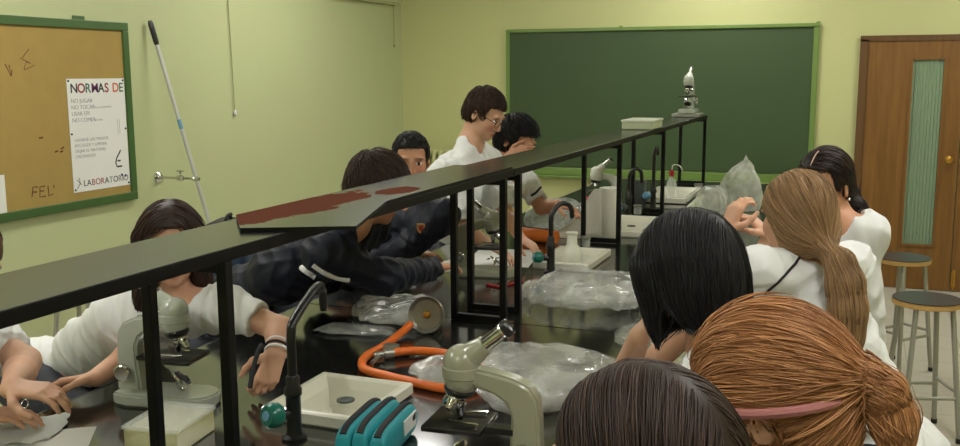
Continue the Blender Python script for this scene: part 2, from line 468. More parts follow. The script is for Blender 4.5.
def np_mesh(name, V, Q, tint=None):
    me = bpy.data.meshes.new(name); n = Q.shape[1]
    me.vertices.add(len(V)); me.vertices.foreach_set('co', np.ascontiguousarray(V, np.float32).ravel())
    me.loops.add(len(Q)*n); me.loops.foreach_set('vertex_index', np.ascontiguousarray(Q, np.int32).ravel())
    me.polygons.add(len(Q)); me.polygons.foreach_set('loop_start', np.arange(0, len(Q)*n, n, dtype=np.int32))
    try: me.polygons.foreach_set('loop_total', np.full(len(Q), n, np.int32))
    except Exception: pass
    me.update(calc_edges=True); me.validate()
    if tint is not None:
        a = me.attributes.new('tint', 'FLOAT_COLOR', 'POINT')
        c = np.ones((len(V), 4), np.float32); c[:, :3] = tint
        a.data.foreach_set('color', c.ravel())
    return me
def folds(amp, scale, seed):
    r = np.random.default_rng(seed); W = r.normal(size=(5, 3)).astype(np.float32)*scale; ph = r.uniform(0, 6, 5)
    W2 = r.normal(size=(3, 3)).astype(np.float32)*scale*0.8
    def f(P):
        s = 0
        for i in range(5):
            s = s+np.abs(np.sin(P@W[i]+ph[i]+1.9*np.sin(P@W2[i % 3]+i)))*(0.75**i)
        return (amp*(s/2.2-0.6)).astype(np.float32)
    return f

# ------------------------------------------------------------------ people
def nrm(a): a = np.array(a, float); return a/np.linalg.norm(a)
def head_prims(B, T, s):
    """T: function local head coords -> world; B gets the head"""
    Mr = T['R']; c = T['c']
    W = lambda p: c+Mr@(np.array(p)*s)
    E = lambda p, r, k=0.015, sub=False, rot=None: B.ell(W(p), [x*s for x in r], k=k*s, M3=(Mr if rot is None else Mr@rot), sub=sub)
    Cn = lambda a, b, ra, rb, k=0.012, sub=False: B.cone(W(a), W(b), ra*s, rb*s, k=k*s, sub=sub)
    E((0, -.012, .035), (.075, .095, .085))
    E((0, .03, -.03), (.064, .062, .078), .03)
    E((0, .035, -.078), (.048, .05, .04), .03)
    E((0, .072, -.1), (.02, .018, .016), .02)
    for x in (-1, 1):
        E((x*.04, .062, -.028), (.022, .022, .022), .025)
        E((x*.033, .084, .022), (.024, .012, .008), .014)
        E((x*.032, .098, .001), (.0165, .0125, .0085), .010, True)
        E((x*.0105, .096, -.04), (.008, .009, .007), .008)
        rt = np.array(Matrix.Rotation(-x*0.35, 3, 'Z'))
        E((x*.077, -.012, -.012), (.007, .02, .031), .006, rot=rt)
        E((x*.083, -.008, -.010), (.005, .011, .018), .004, True, rot=rt)
    Cn((0, .09, .008), (0, .107, -.036), .0075, .0105, .01)
    E((0, .086, -.066), (.021, .012, .006), .007)
    E((0, .084, -.077), (.018, .011, .006), .007)
    E((0, .1, -.0712), (.022, .012, .0016), .003, True)
def hand_prims(B, w, d, n, side, curl=0.4, s=0.92, spread=0.0, thumb=0.0):
    w = np.array(w, float); d = nrm(d); n = np.array(n, float); n = nrm(n-d*(n@d)); t = np.cross(d, n)*side
    kn = [(.086, .027), (.09, .009), (.085, -.009), (.076, -.026)]
    mc = [.016, .006, -.005, -.014]
    for (a, b), m in zip(kn, mc):
        B.cone(w+t*m*s, w+(d*a+t*b)*s, .0135*s, .0098*s, k=.012)
    cl = curl if hasattr(curl, '__len__') else [curl]*4
    for (a, b), L, cu, i in zip(kn, (.068, .077, .071, .054), cl, range(4)):
        p = w+(d*a+t*b)*s; ang = 0.0; r = .0088*s*(0.92 if i == 3 else 1)
        dd0 = nrm(d+t*spread*(1.5-i)*.3)
        for fr, ka in ((.46, .55), (.31, .9), (.23, .7)):
            ang += cu*ka
            dd = dd0*math.cos(ang)+n*math.sin(ang)
            q = p+dd*L*fr*s; B.cone(p, q, r, r*.87, k=.0035); r *= .87; p = q
    p = w+(d*.018+t*.02)*s
    for dd, L, r in ((d*.6+t*(.75-thumb*.5)+n*(.3+thumb*.5), .043, .0135), (d*.85+t*(.3-thumb*.4)+n*(.4+thumb*.3), .032, .0102), (d*.95+t*(.05-thumb*.4)+n*.4, .025, .0088)):
        q = p+nrm(dd)*L*s; B.cone(p, q, r*s, r*.86*s, k=.006); p = q

SKIN = {'light': (206, 160, 132), 'mid': (190, 140, 108), 'tan': (168, 116, 86)}
def person(label, head, face, pelvis, nb=None, shR=None, shL=None, elR=None, wrR=None, elL=None, wrL=None, handR=None, handL=None,
           s=0.93, tilt=0.0, vox=0.005, top='tee', topmat='white_cotton', legs=None, stand=False, skin='light', sw=0.15, tw=0.92, eyes=False, glasses=None, seed=1, name='person', lean=0.0, sleeve=0.55):
    head = np.array(head, float); pelvis = np.array(pelvis, float)
    root = thing(name, label, 'person', (pelvis[0], pelvis[1], 0.0))
    f = nrm(face); up0 = Vector((0, 0, 1))
    Fm = frame3(f)
    if tilt: Fm = Fm @ Matrix.Rotation(tilt, 3, 'Y')
    Rm = np.array(Fm); T = {'R': Rm, 'c': head}
    Wd = lambda p: head+Rm@(np.array(p)*s)
    if nb is None: nb = head+np.array([0, 0, -.185])-nrm([f[0], f[1], 0])*0.05
    nb = np.array(nb, float)
    up = nrm(nb-pelvis)
    if shR is None:
        lf = nrm(legs if legs is not None else [f[0], f[1], 0]); rr = nrm(np.cross(list(lf)+[0] if len(lf) == 2 else lf, [0, 0, 1]))
        shR = nb+rr*sw-up*.045; shL = nb-rr*sw-up*.045
    shR, shL = np.array(shR, float), np.array(shL, float)
    rgt = nrm(shR-shL); fwd = nrm(np.cross(up, rgt)); rgt = np.cross(fwd, up)
    TM = np.stack([rgt, fwd, up], 1)
    L = np.linalg.norm(nb-pelvis)
    B = Body()
    head_prims(B, T, s)
    B.cone(Wd((0, -.028, -.055)), nb+up*.005, .05*s, .053*s, k=.025)
    def torso(X, o, kk=.04):
        X.ell(pelvis, (.145*tw+o, .105*tw+o, .105*tw+o), kk, TM)
        X.ell(pelvis+up*L*.4, (.122*tw+o, .088*tw+o, .17+o), kk, TM)
        X.ell(pelvis+up*L*.7+fwd*.008, (.14*tw+o, .095*tw+o, .165+o), kk, TM)
        X.cone(shR*.93+shL*.07-up*.012, shL*.93+shR*.07-up*.012, .048+o, .048+o, k=kk)
        for q in (shR, shL): X.cone(nb+up*.015, q*.85+nb*.15, .04+o, .035+o, k=.04)
    torso(B, 0.0)
    lf = nrm(list(legs)+[0]) if legs is not None else nrm([fwd[0], fwd[1], 0]); lr = np.cross(lf, [0, 0, 1])
    LG = []
    for sd in (1, -1):
        hip = pelvis+lr*.085*sd
        if stand:
            kne = np.array([hip[0], hip[1], hip[2]*.53])+lf*.02; ank = np.array([hip[0], hip[1], .075])+lr*.02*sd
        else:
            kne = hip+lf*.38+lr*.03*sd+np.array([0, 0, -.015]); ank = kne+np.array([0, 0, -.40])-lf*.07
        LG.append((hip, kne, ank))
        B.cone(hip, kne, .078, .05, k=.04); B.cone(kne, ank, .05, .033, k=.03)
        B.cone(ank, ank+lf*.13-np.array([0, 0, .035]), .032, .028, k=.03)
    arms = []
    for sh, el, wr, hd, sd in ((shR, elR, wrR, handR, 1), (shL, elL, wrL, handL, -1)):
        if el is None:
            el = sh+np.array([0, 0, -.24])+rgt*sd*.03+fwd*.08; wr = el+fwd*.2+np.array([0, 0, -.06]); hd = hd or (fwd, (0, 0, -1), .5)
        el, wr = np.array(el, float), np.array(wr, float)
        B.cone(sh, el, .039, .033, k=.03); B.cone(el, el*.6+wr*.4, .034, .033, k=.02); B.cone(el*.6+wr*.4, wr, .033, .023, k=.02)
        if hd is None: hd = (wr-el, (0, 0, -1), .5)
        hand_prims(B, wr, hd[0], hd[1], sd, *hd[2:])
        arms.append((sh, el, wr))
    V, Q = mesh_sdf(B, vox)
    base = np.array(s2l(SKIN[skin]))
    loc = ((V-head)@Rm)/s
    tint = np.tile(base, (len(V), 1))
    rn = np.sin(V@np.array([31., 17, 23]))*np.sin(V@np.array([-19., 29, 13]))
    tint *= (1+0.04*rn)[:, None]
    def blob(c, r, col, a):
        q = (loc-np.array(c))/np.array(r); w = np.clip(1.5-np.sqrt((q*q).sum(1)), 0, 1)[:, None]*a
        return w, np.array(s2l(col))
    for c, r, col, a in [((0, .095, -.0715), (.02, .02, .0095), (168, 84, 80), .8), ((.042, .08, -.035), (.025, .03, .022), (204, 128, 108), .5), ((-.042, .08, -.035), (.025, .03, .022), (204, 128, 108), .5),
                         ((0, .11, -.038), (.015, .015, .012), (205, 128, 108), .4), ((.034, .092, .0235), (.021, .02, .0045), (58, 40, 30), .85), ((-.034, .092, .0235), (.021, .02, .0045), (58, 40, 30), .85)]:
        w, cc = blob(c, r, col, a); tint = tint*(1-w)+cc*w
    body = put('body', np_mesh('body', V, Q, tint), M['skin'], root, angle=180)
    if eyes:
        for x in (-1, 1):
            c = Wd((x*.032, .0795, .0)); mb = MB()
            mb.lathe([(math.sin(a)*.0125*s, -math.cos(a)*.0125*s) for a in np.linspace(0, PI, 15)], 20, Matrix(Rm.tolist()).to_4x4() @ Matrix.Rotation(-PI/2, 4, 'X'), c)
            cc = np.array(c); mb.v = [tuple(cc+Rm@(((np.array(v)-cc)@Rm)*np.array([1.15, 1.0, .58]))) for v in mb.v]
            e = put('eye', mb, M['eye_white'], root); e.data.materials.append(M['iris'])
            for p in e.data.polygons:
                n = np.array(p.normal)
                q = (np.array(p.center)+np.array(root.location)-cc)@Rm/s
                if q[1] > 0 and abs(q[0]) < .0062: p.material_index = 1
    # clothes
    def sleeves(X, frac, o, r0, r1):
        for sh, el, wr in arms:
            if frac <= 1:
                e = sh+(el-sh)*frac; n = nrm(el-sh)
                X.cone(sh, sh+(el-sh)*(frac+.12), r0+o, r1+o, k=.04, cuts=[(e, n)])
            else:
                X.cone(sh, el, r0+o, .047+o, k=.035); n = nrm(wr-el); e = el+(wr-el)*(frac-1)
                X.cone(el, wr, .047+o, .031+o, k=.03, cuts=[(e, n)])
    X = Body(); torso(X, .016 if top == 'tee' else .02)
    X.cone(pelvis-up*.015-rgt*.04, pelvis-up*.015+rgt*.04, .105*tw+.024, .105*tw+.024, k=.03)
    if stand: X.cone(pelvis-up*.02, pelvis-up*.14, .13, .15, k=.04)
    if top == 'tee': sleeves(X, sleeve, .006, .045, .051)
    elif top == 'coat': sleeves(X, 1.9, .012, .05, .05)
    else: sleeves(X, 1.93, .014, .052, .05)
    hr = .057 if top == 'tee' else .056
    X.ell(nb+up*.06+fwd*.02, (hr, hr+.008, .075), k=.006, M3=TM, sub=True)
    X.plane(pelvis-up*(.05 if not stand else .13), -up)
    V, Q = mesh_sdf(X, vox, folds(.011 if top == 'tee' else .014, 27 if top == 'tee' else 24, seed), .016)
    shirt = put({'tee': 't_shirt', 'coat': 'long_sleeved_top', 'jacket': 'track_jacket'}[top], np_mesh('shirt', V, Q), M[topmat], root, angle=180)
    X = Body()
    X.ell(pelvis, (.145*tw+.006, .105*tw+.006, .105*tw+.006), .04, TM, cuts=[(pelvis+up*.07, up)])
    for hip, kne, ank in LG:
        n = nrm(ank-kne)
        X.cone(hip, kne, .088, .063, k=.05); X.cone(kne, ank, .063, .052, k=.03, cuts=[(ank-n*.02, n)])
    V, Q = mesh_sdf(X, .009, folds(.006, 30, seed+5), .01)
    put('trousers', np_mesh('trousers', V, Q), M['trouser'], root, angle=180)
    for hip, kne, ank in LG:
        X = Body(); a = ank-np.array([0, 0, .01])
        X.cone(a, a-np.array([0, 0, .02])-lf*.01, .042, .04, k=.02)
        X.cone(a+lf*.02-np.array([0, 0, .028]), a+lf*.14-np.array([0, 0, .038]), .04, .034, k=.03)
        X.plane(ank-np.array([0, 0, .068]), (0, 0, -1), .004)
        V, Q = mesh_sdf(X, .007)
        put('shoe', np_mesh('shoe', V, Q), M['shoe'], root, angle=180)
    if glasses:
        mb = MB(); q = lambda p: Wd(p)
        for x in (-1, 1):
            pts = [q((x*.033+.025*math.cos(a), .107-.004*abs(math.cos(a)), .0-.004+.019*math.sin(a))) for a in np.linspace(0, 2*PI, 21)]
            mb.tube(pts, .0016, 6, caps=False)
            mb.tube([q((x*.058, .103, .003)), q((x*.08, .05, .006)), q((x*.082, -.005, .004)), q((x*.08, -.025, -.012))], .0016, 6)
        mb.tube([q((-.009, .107, .0)), q((0, .112, .004)), q((.009, .107, .0))], .0016, 6)
        put('glasses', mb, M[glasses], root)
    root_info = dict(root=root, head=head, R=Rm, s=s, W=Wd, nb=nb, up=up, fwd=fwd, rgt=rgt, shirt=shirt, body=body, arms=arms, TM=TM, pelvis=pelvis, L=L)
    return root_info

def hair(pi, hull, flow, n, length, cols, rad=.0016, vox=.005, steps=10, jitter=.25, lift=.003, name='hair', hullcol=.8, disp=None, seed=3, fly=0.0, face=(.064, .05, .05)):
    """hull: Body in local head coordinates (metres*scale already 1); flow(P)->dir"""
    s = pi['s']; Rm = pi['R']; c = pi['head']; r = np.random.default_rng(seed)
    V, Q = mesh_sdf(hull, vox, disp, .006 if disp is not None else 0)
    # root points
    tri = V[Q[:, :3]]; ar = np.linalg.norm(np.cross(tri[:, 1]-tri[:, 0], tri[:, 2]-tri[:, 0]), axis=1)
    q = r.choice(len(Q), n, p=ar/ar.sum()); u = r.uniform(0, 1, (n, 2))
    P = (tri[q, 0]+(tri[q, 1]-tri[q, 0])*u[:, :1]+(V[Q[q, 3]]-tri[q, 0])*u[:, 1:]*.5).astype(np.float32)
    Ls = r.uniform(length[0], length[1], n)[:, None]; jit = r.normal(0, jitter, (n, 3)).astype(np.float32)
    off = r.uniform(-.001, lift, n).astype(np.float32)
    if fly: off = off+np.where(r.uniform(0, 1, n) < .06, r.uniform(0, fly, n), 0).astype(np.float32)
    pts = [P.copy()]; jit *= .5
    for i in range(steps):
        d = flow(P)+jit
        g = hull.grad(P); d = d-g*np.maximum((d*g).sum(1), -9)[:, None]*np.where((d*g).sum(1) < .2, 1, .4)[:, None]
        d /= np.linalg.norm(d, axis=1, keepdims=True)+1e-9
        P = P+d*(Ls/steps).astype(np.float32)
        e = hull.ev(P)-off*math.sin(PI*(.15+.85*(i+1)/steps)*.6); g = hull.grad(P)
        P = P-g*np.where(e < 0, e, e*.25)[:, None]
        pts.append(P.copy())
    C = np.stack(pts, 1)                                # n, S, 3
    if face is not None:                                # no strand hangs over the face
        okk = ~((np.abs(C[..., 0]) < face[0]) & (C[..., 1] > face[1]) & (C[..., 2] < face[2]) & (C[..., 2] > -.15)).any(1)
        C, n = C[okk], int(okk.sum())
    S = steps+1; tg = np.gradient(C, axis=1); tg /= np.linalg.norm(tg, axis=2, keepdims=True)+1e-9
    ref = np.tile(r.normal(size=(n, 1, 3)), (1, S, 1)); x = np.cross(tg, ref); x /= np.linalg.norm(x, axis=2, keepdims=True)+1e-9; y = np.cross(tg, x)
    tt = np.linspace(0, 1, S)[None, :, None]; w = rad/s*r.uniform(.6, 1.3, (n, 1, 1))*(np.minimum(1, .35+tt*4)*np.minimum(1, (1.02-tt)*3))
    ring = [C+(x*math.cos(a)+y*math.sin(a))*w for a in (0, 2*PI/3, 4*PI/3)]
    VV = np.stack(ring, 2).reshape(-1, 3)
    base = (np.arange(n)[:, None]*S+np.arange(S-1)[None])*3
    qs = []
    for k in range(3): qs.append(np.stack([base+k, base+(k+1) % 3, base+3+(k+1) % 3, base+3+k], -1).reshape(-1, 4))
    QQ = np.concatenate(qs)
    c0, c1 = np.array(s2l(cols[0])), np.array(s2l(cols[1]))
    a = np.clip(r.beta(2, 2.4, n), 0, 1)[:, None]; colr = np.repeat(c0*(1-a)+c1*a, S*3, axis=0)
    nV = len(V); allV = np.concatenate([V, VV])*s; allV = allV@Rm.T+c
    hc = np.tile((c0*.75+c1*.25)*hullcol, (nV, 1))
    me = np_mesh(name, allV, np.concatenate([Q, QQ+nV]), np.concatenate([hc, colr]))
    return put(name, me, M['hair'], pi['root'], angle=180)

def cap(B, grow=.013, hairline=.05, back=-.075, ears=True, fwd=0.0):
    g = grow
    B.ell((0, -.014, .036), (.075+g, .095+g, .085+g), .02)
    B.ell((0, -.052, -.02), (.064+g, .052+g, .065+g), .03)
    y0, zt = .04+fwd, hairline+.008
    B.subf(lambda P: np.maximum(y0-P[..., 1]+.1*np.maximum(P[..., 2], 0), P[..., 2]-zt+3.5*P[..., 0]**2), .014)
    if ears:
        for x in (-1, 1): B.ell((x*.088, .0, -.03), (.03, .034, .038), k=.012, sub=True)
    B.plane((0, 0, back), (0, .25, -1), .012)
# ------------------------------------------------------------------ the room
XL, XR, YB, YF, ZC = -4.14, 2.6, 8.42, -2.2, 3.1
BZ = 0.90            # bench top
struct('floor', MB().box(((XL+XR)/2, (YB+YF)/2, -.05), (XR-XL+.4, YB-YF+.4, .1)), M['floor'])
struct('ceiling', MB().box(((XL+XR)/2, (YB+YF)/2, ZC+.05), (XR-XL+.4, YB-YF+.4, .1)), M['ceil'])
struct('wall_left', MB().box((XL-.1, (YB+YF)/2, ZC/2), (.2, YB-YF+.4, ZC)), M['wall'])
struct('wall_right', MB().box((XR+.1, (YB+YF)/2, ZC/2), (.2, YB-YF+.4, ZC)), M['wall2'])
struct('wall_back', MB().box(((XL+XR)/2, YB+.1, ZC/2), (XR-XL, .2, ZC)), M['wall2'])
struct('wall_front', MB().box(((XL+XR)/2, YF-.1, ZC/2), (XR-XL, .2, ZC)), M['wall'])
# door
dr = struct('door_1', MB().box((-.015, YB-.02, 1.0), (.06, .05, 2.0)).box((.66, YB-.02, 2.008), (1.41, .05, .045)).box((1.335, YB-.02, 1.0), (.06, .05, 2.0)), M['door_frame'])
lf = MB()
X0, X1, Z0, Z1 = .345, .578, .365, 1.845
for (a, b, c, d) in ((.017, X0, .005, 1.985), (X1, .715, .005, 1.985), (X0, X1, .005, Z0), (X0, X1, Z1, 1.985)):
    lf.box(((a+b)/2, YB-.018, (c+d)/2), (b-a, .036, d-c))
leaf = put('door_leaf', lf, M['door'], dr, smooth=False)
b = MB()
for (a, bb, c, d) in ((X0-.012, X0+.006, Z0-.012, Z1+.012), (X1-.006, X1+.012, Z0-.012, Z1+.012), (X0, X1, Z0-.012, Z0+.006), (X0, X1, Z1-.006, Z1+.012)):
    b.box(((a+bb)/2, YB-.038, (c+d)/2), (bb-a, .014, d-c))
put('glazing_bead', b, M['door'], dr, smooth=False)
put('door_glass', MB().box(((X0+X1)/2, YB-.02, (Z0+Z1)/2), (X1-X0, .008, Z1-Z0)), M['ribglass'], dr, smooth=False)
mk = Matrix.Rotation(PI/2, 4, 'X')
put('door_knob', MB().lathe([(.0, 0), (.028, 0), (.028, .006), (.011, .01), (.011, .03), (.024, .038), (.029, .05), (.026, .062), (.012, .068), (0, .069)], 24, mk, (.648, YB-.036, 1.062)), M['brass'], dr)
put('door_leaf', MB().box((1.015, YB-.018, .995), (.585, .036, 1.98)), M['door'], dr, smooth=False)
put('floor_bolt', MB().box((.742, YB-.045, .1), (.03, .012, .12), bev=.003).tube([(.742, YB-.055, .02), (.742, YB-.055, .17)], .006, 8).box((.742, YB-.058, .17), (.022, .012, .02), bev=.003), M['brass'], dr, smooth=False)
# lintel / blind box and conduit on the left wall
struct('trim_1', MB().box((XL+.03, 6.9, 2.43), (.06, 2.7, .07), bev=.006).box((XL+.035, 6.9, 2.385), (.03, 2.7, .012)), M['wall'])
cd = tag(put('wall_cord', MB().tube([(XL+.012, 8.235, 2.39), (XL+.012, 8.235, 2.02)], .003, 6).lathe([(0, 0), (.008, .004), (.009, .02), (.004, .03), (0, .031)], 10, None, (XL+.012, 8.235, 1.99)), M['cord']), 'short thin cord hanging beside the room corner near the chalkboard', 'cord')
mb = MB().tube([(XL+.008, 5.68, ZC-.01), (XL+.008, 5.685, 2.4), (XL+.01, 5.70, 1.9), (XL+.012, 5.71, 1.5)], .0035, 6)
wc = tag(put('wall_cord', mb, M['cord']), 'long thin pull cord down the green wall with small white end', 'cord')
put('cord_end', MB().lathe([(0, 0), (.008, .006), (.011, .03), (.005, .045), (0, .046)], 12, None, (XL+.014, 5.712, 1.455)), M['white_cotton'], wc)
# unseen ceiling lamps; the one by the chalkboard is added to brighten that wall
for i, (x, y) in enumerate([(-3.0, .8), (.6, .8), (-3.0, 3.2), (.6, 3.2), (-3.0, 5.9), (1.0, 6.9), (-1.15, 7.3), (-1.2, -1.2)]):
    t = thing('ceiling_light', 'unseen long white fluorescent ceiling light above the laboratory', 'light', (x, y, ZC), 0, 'fluorescent ceiling lights')
    put('housing', MB().box((x, y, ZC-.03), (.34, 1.3, .06)), M['ceil'], t, smooth=False)
    put('diffuser', MB().box((x, y, ZC-.068), (.3, 1.24, .016)), M['lamp'], t, smooth=False)

# ------------------------------------------------------------------ cork board
YA, YE, ZA, ZE = 3.2, 4.665, .995, 2.055
t = thing('cork_board', 'cork notice board in a dark green frame on the left wall', 'notice board', (XL, (YA+YE)/2, ZA))
put('cork_panel', MB().box((XL+.012, (YA+YE)/2, (ZA+ZE)/2), (.016, YE-YA-.05, ZE-ZA-.05)), M['cork'], t, smooth=False)
for (ya, yb, za, zb) in ((YA, YE, ZE-.048, ZE), (YA, YE, ZA, ZA+.048), (YA, YA+.048, ZA+.048, ZE-.048), (YE-.048, YE, ZA+.048, ZE-.048)):
    put('frame_rail', MB().box((XL+.016, (ya+yb)/2, (za+zb)/2), (.032, yb-ya, zb-za), bev=.004), M['frame_green'], t, smooth=False)
put('hanging_bracket', MB().box((XL+.006, 4.30, ZE+.012), (.006, .09, .024), bev=.003), M['frame_green'], t, smooth=False)
def stroke(pts, X, r=.0035):            # a flat scrawl on a wall plane (y,z)
    mb = MB()
    for ln in pts: mb.tube([(X, a, b) for a, b in ln], r, 5)
    for i, v in enumerate(mb.v): mb.v[i] = (X+(v[0]-X)*.25, v[1], v[2])
    return mb
def yz(px, py): p = atx(px, py, XL+.02); return (p[1], p[2])
def scr(lines): return [[yz(*q) for q in ln] for ln in lines]
put('scrawl', stroke(scr([[(5, 64), (11, 76), (9, 65)], [(11, 76), (12, 70)]]), XL+.0202), M['scrawl'], t)
put('scrawl', stroke(scr([[(24, 69), (26, 62), (35, 65), (24, 70)], [(20, 58), (30, 63)], [(29, 49), (22, 58)]]), XL+.0202, .0022), M['scrawl'], t)
put('scrawl', stroke(scr([[(32, 197), (33, 187), (38, 187)], [(33, 192), (37, 192)], [(46, 196), (40, 197), (40, 187), (45, 186)], [(40, 191), (44, 191)], [(48, 186), (49, 196), (53, 194)], [(54, 185), (54, 188)]]), XL+.0202, .004), M['scrawl'], t)
for q in ([(39, 138), (43, 137.5)], [(55, 152), (58, 151)], [(61, 149), (64, 147)], [(60, 152), (63, 151)]): put('stain', stroke(scr([q]), XL+.0202, .005), M['scrawl'], t)
# the poster
PY0, PY1, PZ0, PZ1 = 4.16, 4.61, 1.09, 1.728
p = thing('rules_poster', 'white hand-lettered laboratory rules poster pinned on the cork board', 'poster', (XL+.022, PY0, PZ0))
XP = XL+.0225
put('sheet', MB().box((XP, (PY0+PY1)/2, (PZ0+PZ1)/2), (.002, PY1-PY0, PZ1-PZ0)), M['paper'], p, smooth=False)
TXT = Matrix(((0, 0, 1, 0), (1, 0, 0, 0), (0, 1, 0, 0), (0, 0, 0, 1)))
def text_mesh(body, size, loc, mtx, weight=0.0, ext=.0004):
    cu = bpy.data.curves.new('lettering', 'FONT'); cu.body = body; cu.size = size; cu.extrude = ext; cu.offset = weight
    o = bpy.data.objects.new('lettering', cu); COL.objects.link(o)
    bpy.context.view_layer.update()
    me = bpy.data.meshes.new_from_object(o.evaluated_get(bpy.context.evaluated_depsgraph_get()))
    w = max((v.co.x for v in me.vertices), default=0)
    bpy.data.objects.remove(o); bpy.data.curves.remove(cu)
    me.transform(Matrix.Translation(Vector(loc)) @ mtx); return me, w
def letter_line(word, y, z, size, cols, parent, X, adv=1.12, weight=.0012):
    for i, ch in enumerate(word):
        if ch == ' ': y += size*.38; continue
        me, w = text_mesh(ch, size, (X, y, z), TXT, weight)
        me.materials.clear(); put('letter', me, M[cols[i % len(cols)]], parent, smooth=False); y += w*adv+size*.05
letter_line('NORMAS DE', PY0+.022, PZ1-.078, .074, ['ink', 'ink_red', 'ink_green', 'ink_purple', 'ink', 'ink_red', 'ink', 'ink_orange', 'ink_green'], p, XP+.0014, .93)
def line(txt, y, z, size, m='ink_grey', wt=-.0006):
    me, w = text_mesh(txt, size, (XP+.0014, y, z), TXT, wt); me.materials.clear(); put('lettering', me, M[m], p, smooth=False)
for i, tx in enumerate(['NO JUGAR', 'NO TOCAR cosas sin permiso', 'USAR EPI', 'NO COMER en clase']):
    line(tx[:8], PY0+.022, PZ1-.135-i*.036, .034)
    if len(tx) > 8: line(tx[8:], PY0+.022+.165, PZ1-.133-i*.036, .02)
for i, tx in enumerate(['LAVARSE LAS MANOS', 'RECOGER Y LIMPIAR', 'DEJAR EL MATERIAL', 'ORDENADO']):
    line(tx, PY0+.03, PZ0+.285-i*.031, .027)
put('drawn_microscope', stroke([[(PY1-.1, PZ0+.17), (PY1-.075, PZ0+.2), (PY1-.065, PZ0+.215)], [(PY1-.1, PZ0+.17), (PY1-.11, PZ0+.14), (PY1-.1, PZ0+.118), (PY1-.06, PZ0+.118)], [(PY1-.095, PZ0+.152), (PY1-.07, PZ0+.152)]], XP+.0016, .005), M['ink'], p)
put('drawn_tube', stroke([[(PY1-.075, PZ1-.24), (PY1-.075, PZ1-.33)], [(PY1-.06, PZ1-.24), (PY1-.06, PZ1-.33)]], XP+.0016, .0012), M['ink_grey'], p)
put('drawn_flask', stroke([[(PY1-.07, PZ0+.07), (PY1-.062, PZ0+.062)], [(PY1-.04, PZ0+.062), (PY1-.03, PZ0+.054)], [(PY1-.068, PZ0+.062), (PY1-.06, PZ0+.07)]], XP+.0016, .007), M['ink_blue'], p)
put('swash', stroke([[(PY0+.025, PZ0+.02), (PY0+.05, PZ0+.05), (PY0+.045, PZ0+.08), (PY0+.03, PZ0+.07), (PY0+.06, PZ0+.04)]], XP+.0016, .0025), M['ink'], p)
letter_line('LABORATORIO', PY0+.075, PZ0+.03, .05, ['ink', 'ink', 'ink_red', 'ink_red', 'ink_red', 'ink', 'ink_grey', 'ink', 'ink_grey', 'ink', 'ink_grey'], p, XP+.0014, 1.0, .0002)
for (a, b) in ((PY0+.012, PZ1-.012), (PY1-.012, PZ1-.012), (PY0+.012, PZ0+.014), (PY1-.012, PZ0+.014), (PY0+.012, PZ0+.33), (PY1-.012, PZ0+.34)):
    put('pin', MB().lathe([(0, 0), (.006, .0), (.006, .003), (.003, .006), (0, .0065)], 10, Matrix.Rotation(PI/2, 4, 'Y'), (XP+.001, a, b)), M['ink'], p)
tag(put('pinned_sheet', MB().box((XL+.022, 3.57, 1.14), (.002, .25, .2)), M['paper'], smooth=False), 'plain white sheet at the lower left of the cork board', 'paper')

# ------------------------------------------------------------------ chalkboard
bx0, bx1, bz0, bz1 = -3.067, -.36, .885, 2.135
t = thing('chalkboard', 'large dark green chalkboard on the back wall', 'chalkboard', ((bx0+bx1)/2, YB, bz0))
put('writing_surface', MB().box(((bx0+bx1)/2, YB-.012, (bz0+bz1)/2), (bx1-bx0-.05, .016, bz1-bz0-.03)), M['board'], t, smooth=False)
put('top_rail', MB().box(((bx0+bx1)/2, YB-.02, bz1-.01), (bx1-bx0, .04, .03), bev=.004), M['rail_green'], t, smooth=False)
put('side_rail', MB().box((bx0+.018, YB-.017, (bz0+bz1)/2), (.036, .034, bz1-bz0), bev=.004), M['rail_green'], t, smooth=False)
put('side_rail', MB().box((bx1-.022, YB-.017, (bz0+bz1)/2), (.044, .034, bz1-bz0), bev=.004), M['rail_green'], t, smooth=False)
put('bottom_rail', MB().box(((bx0+bx1)/2, YB-.02, bz0-.025), (bx1-bx0, .04, .07), bev=.006), M['rail_green'], t, smooth=False)
put('chalk_ledge', MB().box(((bx0+bx1)/2, YB-.05, bz0-.068), (bx1-bx0, .1, .018), bev=.004), M['rail_green'], t, smooth=False)
for x in (bx0+1.07, bx1-.012):
    put('corner_clip' if x > -1 else 'rail_clip', MB().box((x, YB-.042, bz1-.004), (.03, .012, .04), bev=.003), M['rail_green'], t, smooth=False)

# ------------------------------------------------------------------ radiator
t = thing('radiator', 'pale green column radiator on the back wall left of the chalkboard', 'radiator', (-3.66, YB-.1, .12))
for i in range(12):
    x = -4.0+i*.062
    mb = MB()
    for dy in (-.045, .045): mb.tube(spline([(x, YB-.1, .2), (x, YB-.1+dy, .24), (x, YB-.1+dy, .96), (x, YB-.1, 1.0)], 4), .019, 8)
    mb.box((x, YB-.1, 1.0), (.05, .1, .05), bev=.015).box((x, YB-.1, .2), (.05, .1, .05), bev=.015)
    put('radiator_section', mb, M['wall2'], t)
mb = MB()
for x in (-3.97, -3.35): mb.box((x, YB-.1, .09), (.03, .08, .18), bev=.004)
put('foot', mb, M['wall2'], t)

